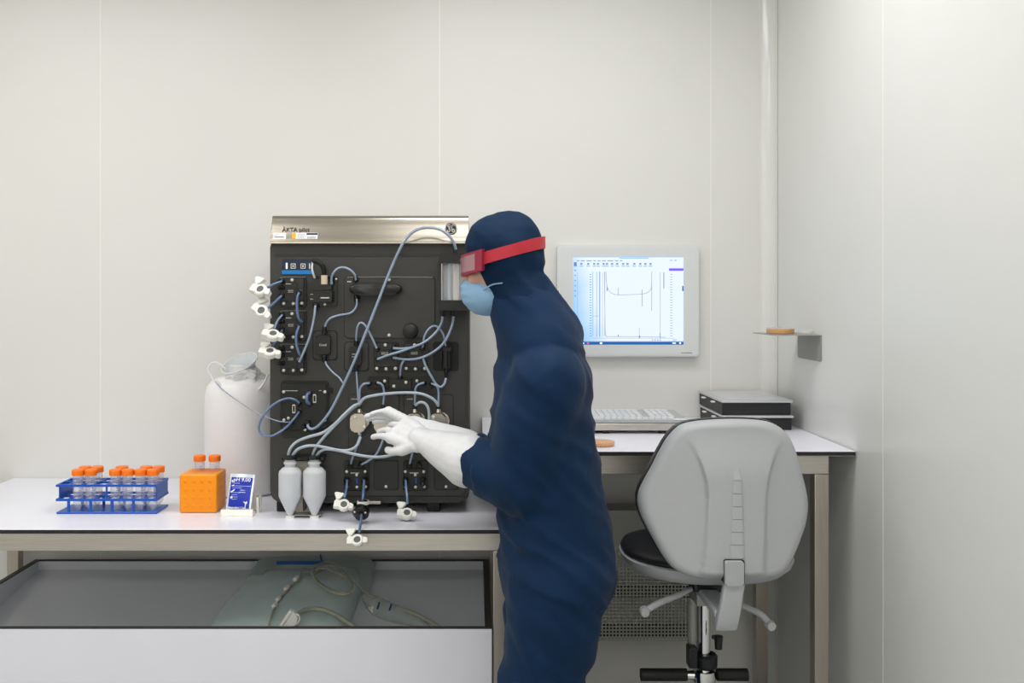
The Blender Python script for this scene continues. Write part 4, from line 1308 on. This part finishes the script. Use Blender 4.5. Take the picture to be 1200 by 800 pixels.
# black backrest cushion on the sitter's side
bm = bmesh.new()
rows_ = []
cb = W(cen.x, cen.y, CYB)
for k, (sc_, dy) in enumerate(((1.012, .036), (1.016, .05), (1.0, .07), (.93, .084), (.7, .09), (.35, .088))):
    row = []
    for p in op[::3]:
        w_ = W(p.x, p.y, CYB)
        crv = .030 * ((p.x - cen.x) / 100) ** 2 - .021 * (p.y - cen.y) / 100
        row.append(bm.verts.new(Vector((cb.x + (w_.x - cb.x) * sc_, CYB + dy + crv * min(1, sc_ * sc_), cb.z + (w_.z - cb.z) * sc_))))
    rows_.append(row)
m_ = len(rows_[0])
for a_, b_ in zip(rows_, rows_[1:]):
    for i in range(m_):
        j = (i + 1) % m_; bm.faces.new((a_[i], a_[j], b_[j], b_[i]))
bm.faces.new(rows_[-1]); bm.faces.new(rows_[0][::-1])
finish(bm, 'backrest_cushion', 'chair_black', ch, smooth=60)
# stepped spine up the middle of the shell
def spine_y(y): return CYB - .0138 - .021 * (y - cen.y) / 100
ys_ = [549, 562, 577.5, 592, 606.5, 621, 635.5, 651, 659]
for i_, (ya, yb) in enumerate(zip(ys_, ys_[1:])):
    bm = bmesh.new()
    w0 = .0125 + .0012 * i_
    xc_ = W(863.5 - .45 * i_, 0, CYB).x
    za, zb_ = W(0, ya, CYB).z, W(0, yb - .5, CYB).z
    y_top, y_bot = spine_y(ya), spine_y(yb)
    ring_a, ring_b = [], []
    for k_ in range(9):
        t_ = -1 + k_ / 4
        dep = .0062 * math.sqrt(max(0, 1 - t_ ** 4)) * (.35 if i_ == 0 else 1)
        ring_a.append(bm.verts.new((xc_ + w0 * t_ * (.55 if i_ == 0 else 1), y_top - dep + .004, za)))
        ring_b.append(bm.verts.new((xc_ + w0 * t_, y_bot - (.0062 * math.sqrt(max(0, 1 - t_ ** 4))) + .004, zb_)))
    ra = [bm.verts.new((v.co.x, v.co.y + .012, v.co.z)) for v in ring_a]; rb2 = [bm.verts.new((v.co.x, v.co.y + .012, v.co.z)) for v in ring_b]
    for k_ in range(8):
        bm.faces.new((ring_a[k_], ring_a[k_ + 1], ring_b[k_ + 1], ring_b[k_]))
        bm.faces.new((ra[k_], ra[k_ + 1], ring_a[k_ + 1], ring_a[k_])); bm.faces.new((ring_b[k_], ring_b[k_ + 1], rb2[k_ + 1], rb2[k_]))
    bm.faces.new((ring_a[0], ring_b[0], rb2[0], ra[0])); bm.faces.new((ring_a[8], ra[8], rb2[8], ring_b[8]))
    finish(bm, 'spine_segment', 'chair_grey', ch, smooth=50)
# socket slot and lever block at the backrest's foot
def cz(y, Y): return W(0, y, Y).z
prism('backrest_slot', 'black_rubber', ch, rrect(W(847.5, 0, 2.3).x, W(871.5, 0, 2.3).x, cz(684, 2.3), cz(654.5, 2.3), .006), CYB - .034, CYB - .0)
prism('backrest_socket', 'chair_grey', ch, rrect(W(848.8, 0, 2.29).x, W(870.5, 0, 2.29).x, cz(685, 2.29), cz(656.5, 2.29), .005), CYB - .046, CYB - .01, .004)
# seat: grey shell with black cushion
SZ = .752
def seat_ring(s, z, n=72):
    out = []
    for i in range(n):
        a = 2 * math.pi * i / n
        ca, sa = math.cos(a), math.sin(a)
        x = .226 * math.copysign(abs(ca) ** .8, ca); y = .205 * math.copysign(abs(sa) ** .85, sa)
        out.append(Vector((CX + x * s, CYS + y * s, z)))
    return out
def loft(name, m, par, rings, cap0=True, cap1=True, smooth=50):
    bm = bmesh.new()
    vr = [[bm.verts.new(v) for v in r] for r in rings]
    n = len(vr[0])
    for a_, b_ in zip(vr, vr[1:]):
        for i in range(n):
            j = (i + 1) % n; bm.faces.new((a_[i], a_[j], b_[j], b_[i]))
    if cap0: bm.faces.new(vr[0][::-1])
    if cap1: bm.faces.new(vr[-1])
    return finish(bm, name, m, par, smooth)
loft('seat_shell', 'chair_grey', ch, [seat_ring(.45, SZ - .070), seat_ring(.72, SZ - .066), seat_ring(.88, SZ - .055), seat_ring(.975, SZ - .036), seat_ring(1.0, SZ - .020), seat_ring(.985, SZ - .017), seat_ring(.9, SZ - .016)])
loft('seat_cushion', 'chair_black', ch, [seat_ring(.96, SZ - .0165), seat_ring(.985, SZ - .010), seat_ring(.96, SZ - .001), seat_ring(.85, SZ + .003), seat_ring(.6, SZ), seat_ring(.3, SZ - .004)])
# support bar from socket to seat mechanism
def bar_loft(name, secs, m='chair_grey'):
    rings_ = []
    for (c, hx, hy) in secs:
        c = Vector(c); r = []
        for (x, z) in rrect(-hx, hx, -hy, hy, min(hx, hy) * .35, 3):
            r.append(Vector((c.x + x, c.y + z, c.z)))
        rings_.append(r)
    return loft(name, m, ch, rings_, smooth=40)
bar_loft('support_bar', [(W(860, 684, 2.30), .0245, .012), (W(858, 694, 2.30), .0245, .012), (W(855.5, 710, 2.30), .0255, .013), (W(852.5, 724, 2.305), .026, .014), (W(850, 735, 2.31), .026, .014), (W(849.6, 737, 2.312), .023, .011)])
lathe('bar_button', 'chair_grey', ch, [(0, .003), (.006, .002), (.008, 0)], W(848, 731, 2.297), (0, -1, 0), 16)
box('support_arm', 'chair_grey', ch, (W(838, 0, 2.31).x, 2.318, W(0, 726, 2.31).z), (W(862, 0, 2.31).x, CYS + .03, W(0, 716, 2.31).z), .006)
box('seat_mechanism', 'chair_black', ch, (CX - .05, CYS - .09, SZ - .105), (CX + .05, CYS + .09, SZ - .0702), .008)
box('mechanism_bracket', 'grey_metal', ch, (CX - .035, CYS - .06, SZ - .15), (CX + .028, CYS + .05, SZ - .1052), .006)
def lever(pts):
    P = [W(*p) for p in pts]
    l = tube('adjusting_lever', 'chair_grey', ch, P, .008, 10, 6, radii=[.006, .008, .0085, .0085])
    e = P[-1]
    lathe('lever_knob', 'chair_grey', l, [(0, -.016), (.010, -.015), (.0125, -.010), (.0125, .008), (.009, .012), (0, .013)], e, (0, 1, 0), 20)
lever([(812, 689, 2.5), (795, 697, 2.46), (775, 705, 2.44), (755, 716, 2.43)])
lever([(850, 700, 2.5), (872, 710, 2.46), (892, 720, 2.44), (902.5, 732, 2.43)])
cyl('gas_column', 'chrome', ch, (CX, CYS, .30), (CX, CYS, SZ - .1503), .0155, seg=24)
cyl('column_sleeve', 'grey_metal', ch, (CX - .026, CYS + .022, W(0, 764, 2.57).z), (CX - .026, CYS + .022, SZ - .1503), .015, seg=20)
zc0, zc1 = W(0, 782, 2.57).z, W(0, 765, 2.57).z
lathe('height_collar', 'chair_black', ch, [(.0156, zc0), (.024, zc0), (.030, zc0 + .006), (.031, zc1 - .006), (.026, zc1), (.0156, zc1)], (CX + .004, CYS, 0), seg=28)
box('collar_tab', 'chair_black', ch, (CX - .046, CYS - .02, zc0 + .004), (CX - .022, CYS + .02, W(0, 756, 2.57).z), .004)
cyl('tension_knob', 'chair_black', ch, W(842, 745, 2.5), W(842, 760, 2.5), .0115, .0095, 14)
cyl('knob_stem', 'chair_black', ch, W(836, 746, 2.53), W(842, 749, 2.5), .006, .006, 10)
zf = W(0, 791.5, 2.57).z
lathe('foot_hub', 'chrome', ch, [(.0157, zf - .014), (.03, zf - .014), (.032, zf), (.030, zf + .016), (.0157, zf + .016)], (CX, CYS, 0), seg=28)
def fbar(xa, xb):
    cyl('foot_rest', 'black_rubber', ch, (xa, CYS, zf + .003), (xb, CYS, zf + .003), .0165, .0165, 18)
fbar(CX - .172, CX - .048); fbar(CX + .034, CX + .116)
cyl('foot_rest_arm', 'chrome', ch, (CX - .048, CYS, zf + .002), (CX - .028, CYS, zf + .002), .011, .013, 14)
cyl('base_column', 'chair_black', ch, (CX, CYS, .06), (CX, CYS, .3), .027, .024, 20)
for k in range(5):
    a = math.radians(18 + 72 * k)
    e = Vector((CX + math.cos(a) * .27, CYS + math.sin(a) * .27, .055))
    cyl('base_leg', 'chrome', ch, (CX, CYS, .09), e, .024, .014, 14)
    cyl('glide', 'black_rubber', ch, (e.x, e.y, 0), (e.x, e.y, .055), .022, .014, 16)

# ------------------------------------------------------------------ fluid bag with tubing in the bin
def FB(x, y, lift=0.0):
    """point on the bin's sloping floor seen at this pixel"""
    Yf = 1.4948 / (.16 + (y - VY) / F)
    p = W(x, y, min(Yf, 3.342)); p.z += lift; 
    return p
bg = empty('fluid_bag', FB(355, 715), 'clear plastic bag of pale liquid with coiled tubing lying in the bin', 'bag')
NU, NV = 26, 30
bm = bmesh.new()
top_g, bot_g = [], []
for j in range(NV + 1):
    v = j / NV
    rt, rb_ = [], []
    for i in range(NU + 1):
        u = i / NU
        Yq = 3.335 - .57 * v
        xl = -.775 - .075 * v ; xr = -.372 - .03 * v
        X = xl + (xr - xl) * u
        zb = zfloor(Yq) + .003
        if v < .06: zb += (.06 - v) / .06 * .030
        e = (math.sin(math.pi * u) ** .32 if 0 < u < 1 else 0) * (math.sin(math.pi * min(1, v * 1.0)) ** .55 if 0 < v < 1 else 0)
        h = .052 * e + .004 * noise.noise(Vector((X * 9, Yq * 9, 0)))* (e > .2)
        rt.append(bm.verts.new((X, Yq, zb + max(h, 0) + .002))); rb_.append(bm.verts.new((X, Yq, zb)))
    top_g.append(rt); bot_g.append(rb_)
for j in range(NV):
    for i in range(NU):
        bm.faces.new((top_g[j][i], top_g[j][i + 1], top_g[j + 1][i + 1], top_g[j + 1][i]))
        bm.faces.new((bot_g[j][i], bot_g[j + 1][i], bot_g[j + 1][i + 1], bot_g[j][i + 1]))
for j in range(NV):
    bm.faces.new((top_g[j][0], top_g[j + 1][0], bot_g[j + 1][0], bot_g[j][0])); bm.faces.new((top_g[j][NU], bot_g[j][NU], bot_g[j + 1][NU], top_g[j + 1][NU]))
for i in range(NU):
    bm.faces.new((top_g[0][i], bot_g[0][i], bot_g[0][i + 1], top_g[0][i + 1])); bm.faces.new((top_g[NV][i], top_g[NV][i + 1], bot_g[NV][i + 1], bot_g[NV][i]))
finish(bm, 'filled_pouch', 'bag_film', bg, smooth=60)
# crumpled sealed corners
def seal(pts_a, pts_b, seed):
    bm = bmesh.new(); ra, rb_ = [], []
    n_ = 14
    A_ = spline(pts_a, 6); B_ = spline(pts_b, 6)
    g = []
    for t_ in range(n_ + 1):
        pa = A_[min(len(A_) - 1, int(t_ / n_ * (len(A_) - 1)))]; pb = B_[min(len(B_) - 1, int(t_ / n_ * (len(B_) - 1)))]
        row = []
        for s in range(7):
            p = pa.lerp(pb, s / 6)
            p = p + Vector((0, -1, .6)) * (.006 * noise.noise(p * 38 + Vector((seed, 0, 0))) + .006)
            row.append(bm.verts.new(p))
        g.append(row)
    for a_, b_ in zip(g, g[1:]):
        for i in range(6): bm.faces.new((a_[i], a_[i + 1], b_[i + 1], b_[i]))
    o = finish(bm, 'film_edge', 'bag_seal', bg, smooth=60)
    s_ = o.modifiers.new('thickness', 'SOLIDIFY'); s_.thickness = .001
def BW(x, y, Y=3.33, d=0): return W(x, y, Y)
seal([BW(294, 690, 3.2), BW(292, 676, 3.25), BW(300, 662, 3.3), BW(312, 654, 3.32), BW(360, 652, 3.325), BW(432, 655, 3.32), BW(439, 668, 3.28), BW(432, 694, 3.15)],
     [BW(300, 694, 3.17), BW(306, 678, 3.23), BW(314, 668, 3.26), BW(322, 664, 3.28), BW(360, 662, 3.28), BW(416, 666, 3.27), BW(421, 680, 3.2), BW(424, 700, 3.12)], 3)
def BT(pts, r, m='tube_clear', name='bag_tube', lift=.06):
    P = []
    for p in pts:
        l_ = p[2] if len(p) > 2 else lift
        # place on the bag's surface: floor raised by lift
        Yf = (1.4948 - l_) / (.16 + (p[1] - VY) / F)
        P.append(W(p[0], p[1], min(Yf, 3.325)))
    return tube(name, m, bg, P, r, 8, 6)
st0, st1 = W(324, 661, 3.262), W(379, 657, 3.262)
prism('blue_strip', 'strip_blue', bg, [(st0.x, st0.z), (W(366, 0, 3.262).x, st0.z), (st1.x, W(0, 658.5, 3.262).z), (st1.x, st1.z), (st0.x, W(0, 657, 3.262).z)], 3.259, 3.262)
BT([(376, 668), (366, 672), (356, 666), (352, 677), (340, 688), (330, 700), (322, 712), (317, 726), (315, 737)], .0042)
for x, y in ((347, 677.5), (336, 688.5), (326, 701.5), (322, 709)):
    BT([(x - 1.4, y + 1.4, .064), (x, y, .064), (x + 1.4, y - 1.4, .064)], .0075, 'clamp_white', 'tube_connector')
coil = []
for k in range(34):
    a = k / 16 * 2 * math.pi
    coil.append((390 + 22 * math.cos(a) + 6 * math.sin(a) , 678 + 15 * math.sin(a) + 5 * math.cos(a) + k * .12, .064 + k * .0006))
BT(coil, .0042)
BT([(376, 660, .05), (386, 658, .06), (398, 663, .066), (410, 675, .066), (420, 686, .05), (430, 695, .04), (436, 702, .03)], .0042)
BT([(338, 727, .062), (347, 721, .066), (358, 714.5, .068), (370, 713, .066), (384, 716, .06), (398, 723, .05), (414, 734, .04), (424, 742, .03)], .0075)
tube('zip_tie', 'navy_tie', bg, [W(375.5, 649.5, 3.318), W(376.2, 655, 3.30), (W(378.5, 660, 3.285)), W(378, 664.5, 3.28), W(375, 666, 3.28)], .0022, 8)
# pinch clamp on the thick tube
p0 = W(335, 728, 2.86)
def pinch():
    pts = [(326.5, 733.5), (339.5, 713.8), (345, 716), (349.5, 723), (349, 729), (343, 735)]
    o_ = [(W(x, y, 2.84).x, W(x, y, 2.84).z) for x, y in pts]
    pr_ = prism('pinch_clamp', 'clamp_white', bg, o_, 2.83, 2.85, .003)
    tube('clamp_ring', 'clamp_white', pr_, [W(x, y, 2.838) for x, y in ((343, 719), (349, 720), (351, 725), (348, 731), (343, 732.5))], .0028, 8)
    tube('clamp_ridge', 'clamp_white', pr_, [W(x, y, 2.828) for x, y in ((330, 733), (341.5, 716.5))], .003, 8)
pinch()
# connector sealed in a clear sleeve at the right
bm = bmesh.new()
bm_tube(bm, [W(428, 699, 3.10), W(438, 708, 3.06), W(452, 716, 3.02), (W(470, 722, 2.99)), W(490, 729, 2.96), W(503, 737, 2.93)], .02, 14, 6, radii=[.014, .026, .032, .028, .018, .01])
for v in bm.verts:
    v.co += Vector((1, -1, 1)) * .006 * noise.noise(v.co * 45)
finish(bm, 'connector_sleeve', 'bag_seal', bg, smooth=40)
tube('bag_tube', 'tube_clear', bg, [W(432, 700, 3.07), W(445, 706, 3.03), W(462, 711, 3.0), W(485, 719, 2.97), W(505, 729, 2.94), W(520, 739, 2.90)], .007, 10)
for x, y in ((443.5, 708.8), (457.5, 711)):
    tube('navy_band', 'navy_tie', bg, [W(x + 1.2, y - 3.6, 2.985), W(x, y, 2.98), W(x - 1.4, y + 4.2, 2.985)], .0026, 8)
cyl('connector_body', 'clamp_white', bg, W(434, 711, 3.05), W(438, 714, 3.02), .009, .011, 12)

# ------------------------------------------------------------------ person
PYc = 2.42
PK = PYc / F
person = empty('person', W(645, 1000, PYc), 'person in navy hooded coverall, white gloves and face mask reaching towards the instrument', 'person')
person.location.z = 0.0
def P(x, y, dy=0.0):
    return W(x, y, PYc + dy) if False else Vector(((x - VX) * PK, PYc + dy, CH - (y - VY) * PK))

_US = []
_UF = []
for j_ in range(1, 10):
    for i_ in range(16):
        th_, ph_ = math.pi * j_ / 10, 2 * math.pi * i_ / 16
        _US.append((math.sin(th_) * math.cos(ph_), math.sin(th_) * math.sin(ph_), math.cos(th_)))
_US += [(0, 0, 1), (0, 0, -1)]
for j_ in range(8):
    for i_ in range(16):
        k_ = (i_ + 1) % 16
        _UF.append((j_ * 16 + i_, (j_ + 1) * 16 + i_, (j_ + 1) * 16 + k_, j_ * 16 + k_))
for i_ in range(16):
    k_ = (i_ + 1) % 16
    _UF.append((144, i_, k_)); _UF.append((145, 128 + k_, 128 + i_))
class Acc:
    """collects many balls cheaply before one remesh"""
    def __init__(self): self.v = []; self.f = []
    def mesh(self, name):
        me = bpy.data.meshes.new(name); me.from_pydata(self.v, [], self.f); return me
def bm_ball(acc, c, rx, ry=None, rz=None):
    ry = rx if ry is None else ry; rz = rx if rz is None else rz
    n0 = len(acc.v)
    acc.v += [(c[0] + x * rx, c[1] + y * ry, c[2] + z * rz) for x, y, z in _US]
    acc.f += [tuple(i + n0 for i in f) for f in _UF]
def ball(name, m, par, c, *r):
    a = Acc(); bm_ball(a, c, *r)
    me = a.mesh(name)
    for p_ in me.polygons: p_.use_smooth = True
    return link(name, me, m, par)

def bm_caps(bm, p0, p1, r0, r1, k0=1.0, k1=1.0):
    """tapered limb: chain of balls; k scales the y radius"""
    p0, p1 = Vector(p0), Vector(p1)
    L = (p1 - p0).length
    n_ = max(2, int(L / (min(r0, r1) * .28)) + 1)
    for i in range(n_ + 1):
        t_ = i / n_
        r = r0 + (r1 - r0) * t_; k = k0 + (k1 - k0) * t_
        bm_ball(bm, p0.lerp(p1, t_), r, r * k, r)

def remesh(bm, name, material, parent, voxel, smooth_it=8, wrinkle=None):
    me = bm.mesh(name)
    o = bpy.data.objects.new('tmp', me); COL.objects.link(o)
    r = o.modifiers.new('r', 'REMESH'); r.mode = 'VOXEL'; r.voxel_size = voxel
    if smooth_it:
        s = o.modifiers.new('s', 'SMOOTH'); s.factor = .5; s.iterations = smooth_it
    dg = bpy.context.evaluated_depsgraph_get()
    m2 = bpy.data.meshes.new_from_object(o.evaluated_get(dg))
    bpy.data.objects.remove(o)
    m2.name = name
    m2.materials.clear()
    if wrinkle:
        nr = [v.normal.copy() for v in m2.vertices]
        for v, n_ in zip(m2.vertices, nr): v.co += n_ * wrinkle(v.co)
    for p_ in m2.polygons: p_.use_smooth = True
    return link(name, m2, material, parent)

def px(v): return v * PK
# limbs (world points)
hipL, hipR = P(652, 668, -.085), P(652, 668, .085)
kneeL, kneeR = P(626, 815, -.095), P(636, 815, .09)
ankL, ankR = P(640, 965, -.10), P(668, 965, .09)
shL, shR = P(636, 446, -.135), P(634, 446, .13)
elL = Vector(((607 - VX) * 2.30 / F, 2.30, CH - (566 - VY) * 2.30 / F))
elR = W(598, 562, 2.555)
wrL = W(498, 517, 2.47)
wrR = W(492, 503, 2.66)
tipL = W(428, 484, 2.60)
tipR = W(432, 476, 2.735)

def limbs(bm, s, feet=True):
    for h, k, a in ((hipL, kneeL, ankL), (hipR, kneeR, ankR)):
        bm_caps(bm, h, k, .118 * s, .094 * s); bm_caps(bm, k, a, .094 * s, .074 * s)
    for sh_, e_, w_ in ((shL, elL, wrL), (shR, elR, wrR)):
        bm_caps(bm, sh_, sh_.lerp(e_, .5), .086 * s, .078 * s); bm_caps(bm, sh_.lerp(e_, .5), e_, .078 * s, .068 * s)
        bm_caps(bm, e_, e_.lerp(w_, .56), .068 * s, .050 * s)
        if s < 1: bm_caps(bm, e_.lerp(w_, .5), w_, .042, .029)
def torso(bm, s):
    bm_caps(bm, P(611, 352), P(634, 402), px(36) * s, px(44) * s, 1.15, 1.6)
    bm_caps(bm, P(634, 418), P(634, 452), px(38) * s, px(50) * s, 1.75, 1.70)
    bm_caps(bm, P(634, 452), P(636, 510), px(53) * s, px(55) * s, 1.62, 1.45)
    bm_caps(bm, P(636, 510), P(648, 600), px(55) * s, px(58) * s, 1.45, 1.35)
    bm_caps(bm, P(648, 600), P(652, 668), px(60) * s, px(66) * s, 1.35, 1.25)

# hands
def hand_prims(bm, wrist, tip, n_palm, thumb_side, s):
    d = (tip - wrist).normalized()
    nrm = (n_palm - d * n_palm.dot(d)).normalized()
    w = d.cross(nrm).normalized() * thumb_side          # towards the thumb
    pl = .088
    for a in range(7):
        for b_ in (-1, -.33, .33, 1):
            f_ = a / 6
            wd = .024 + .009 * f_
            bm_ball(bm, wrist + d * (.008 + pl * f_) + w * (wd * b_) + nrm * (.003 * abs(b_)), .0145 * s)
    for k, (off, ln, rr_) in enumerate(((.033, .070, .0092), (.0115, .079, .0095), (-.0110, .074, .0092), (-.032, .058, .0082))):
        b0 = wrist + d * (pl + .004 - .006 * (k == 3)) + w * off
        cur = b0; ang = 0
        for seg, (fr_, bend) in enumerate(((.45, 6 + 5 * k), (.31, 14 + 2 * k), (.24, 12))):
            ang += math.radians(bend)
            dirv = (d * math.cos(ang) + nrm * math.sin(ang) + w * (off * 5.0)).normalized()
            nx_ = cur + dirv * ln * fr_
            bm_caps(bm, cur, nx_, rr_ * s * (1 - .06 * seg), rr_ * s * (1 - .06 * (seg + 1)))
            cur = nx_
    t0 = wrist + d * .018 + w * .026
    t1 = t0 + d * .030 + w * .022 + nrm * .014
    t2 = t1 + d * .030 + w * .006 + nrm * .012
    t3 = t2 + d * .022 - w * .002 + nrm * .008
    bm_caps(bm, t0, t1, .0145 * s, .0125 * s); bm_caps(bm, t1, t2, .0122 * s, .0102 * s); bm_caps(bm, t2, t3, .0102 * s, .009 * s)
nL = Vector((-.1, .75, -.55)); nR = Vector((-.1, -.55, -.75))

# body (skin) as one surface
bm = Acc()
torso(bm, .84); limbs(bm, .84)
bm_caps(bm, P(600, 345), P(620, 390), .055, .06)
bm_ball(bm, P(593, 303), .078, .070, .090)
bm_ball(bm, P(578, 322), .062, .062, .080)
bm_ball(bm, P(571, 352), .044, .048, .036)
bm_ball(bm, P(561, 362), .020, .024, .016)
bm_caps(bm, P(556, 303), P(546, 324), .009, .0125)
bm_ball(bm, P(550, 327, -.012), .010); bm_ball(bm, P(550, 327, .012), .010)
bm_ball(bm, P(566, 292), .030, .054, .020)
bm_ball(bm, P(558, 326, -.034), .024, .020, .022); bm_ball(bm, P(558, 326, .034), .024, .020, .022)
bm_caps(bm, P(551, 344, -.018), P(551, 344, .018), .010, .010)
hand_prims(bm, wrL, tipL, nL, 1, .80); hand_prims(bm, wrR, tipR, nR, -1, .82)
for a in (ankL, ankR):
    bm_caps(bm, a, Vector((a.x, a.y, .06)), .045, .04); bm_caps(bm, Vector((a.x + .02, a.y, .05)), Vector((a.x - .15, a.y, .04)), .036, .03)
remesh(bm, 'body', 'skin', person, .0062, 5)

def wr_(co):
    n1 = noise.noise(Vector((co.x * 5, co.y * 5, co.z * 11 + co.x * 8)))
    q_ = noise.noise(Vector((co.x * 7 + 5, co.y * 7, co.z * 15 + co.x * 13)))
    n2 = 1 - abs(q_) * 3.2                      # narrow raised folds
    return n1 * .010 + max(-.4, n2) * .006 + .003
bm = Acc()
torso(bm, 1.0); limbs(bm, 1.0)
remesh(bm, 'coverall', 'coverall', person, .008, 45, lambda c: wr_(c) + .004 + (.006 if c.z > P(0, 655).z - (c.x - .07) * .35 and c.x > .0 else 0))
# hood with cape: solid behind the face
bm = Acc()
bm_ball(bm, P(596, 302), px(42), .098, px(56))
bm_ball(bm, P(583, 289), px(38), .092, px(38))
bm_ball(bm, P(602, 330), px(34), .094, px(42))
bm_ball(bm, P(600, 356), px(26), .084, px(28))
bm_caps(bm, P(610, 345), P(628, 384), px(37), px(41), 1.25, 1.45)
remesh(bm, 'hood', 'hood_navy', person, .006, 8, lambda c: wr_(c) * .55)
# mask
bm = bmesh.new()
bmesh.ops.create_uvsphere(bm, u_segments=40, v_segments=36, radius=1)
for v in bm.verts:
    z_ = v.co.z
    pleat = .06 * abs(((z_ * 2.4) % 1) - .5) if v.co.x < .2 else 0
    v.co = P(568, 347) + Vector((v.co.x * (.058 + pleat * .12) - .012 * max(0, z_) * (v.co.x < 0), v.co.y * .064, z_ * .050 - v.co.x * .006))
finish(bm, 'face_mask', 'mask_blue', person, smooth=60)
for s in (-1, 1):
    tube('ear_loop', 'mask_blue', person, [P(566, 340, s * .060), P(576, 334, s * .073), P(588, 332, s * .083)], .002, 6)
# red goggles with strap round the hood
hc_ = P(592, 297)
def strap_pt(a, up, extra=0.0):
    ex, ey = px(43.5) + extra, .0965 + extra
    return hc_ + Vector((math.cos(a) * ex, math.sin(a) * ey, -math.cos(a) * -.028 + up))
def band(name, m, a0, a1, z0, z1, ex, th, n_=40):
    bm = bmesh.new()
    rr_ = []
    for i in range(n_ + 1):
        a = a0 + (a1 - a0) * i / n_
        rr_.append([bm.verts.new(strap_pt(a, z_, e)) for z_, e in ((z0, ex), (z1, ex), (z1, ex + th), (z0, ex + th))])
    for a_, b_ in zip(rr_, rr_[1:]):
        for i in range(4):
            j = (i + 1) % 4; bm.faces.new((a_[i], a_[j], b_[j], b_[i]))
    bm.faces.new(rr_[0][::-1]); bm.faces.new(rr_[-1])
    return finish(bm, name, m, person, smooth=50)
band('goggle_strap', 'strap_red', -math.pi * .74, math.pi * .74, -.015, .015, .004, .004)
gf = band('goggle_frame', 'frame_red', math.pi * .68, math.pi * 1.32, -.030, .022, .004, .014)
band('goggle_lens', 'lens_clear', math.pi * .74, math.pi * 1.26, -.024, .015, .0182, .002)
for s in (-1, 1):
    e_ = P(549.5, 309, s * .031)
    ey_ = ball('eye', 'eye_white', person, e_, .0125)
    ball('iris', 'iris_brown', ey_, e_ + Vector((-.0085, 0, 0)), .0055, .0062, .0062)
# gloves with gauntlet cuffs
for wst, tip_, el_, nn, ts in ((wrL, tipL, elL, nL, 1), (wrR, tipR, elR, nR, -1)):
    bm = Acc()
    hand_prims(bm, wst, tip_, nn, ts, 1.05)
    bm_caps(bm, wst + (tip_ - wst).normalized() * .02, wst.lerp(el_, .12), .0305, .037)
    bm_caps(bm, wst.lerp(el_, .10), wst.lerp(el_, .48), .040, .068)
    remesh(bm, 'glove', 'glove_white', person, .0032, 4, lambda c: noise.noise(c * 30) * .002)
for a in (ankL, ankR):
    bm = Acc()
    bm_caps(bm, Vector((a.x + .03, a.y, .052)), Vector((a.x - .16, a.y, .042)), .05, .042)
    bm_caps(bm, Vector((a.x, a.y, .10)), Vector((a.x, a.y, .05)), .055, .05)
    bm.v = [(x, y, max(z, .0015)) for x, y, z in bm.v]
    remesh(bm, 'shoe_cover', 'shoe_white', person, .008, 4)
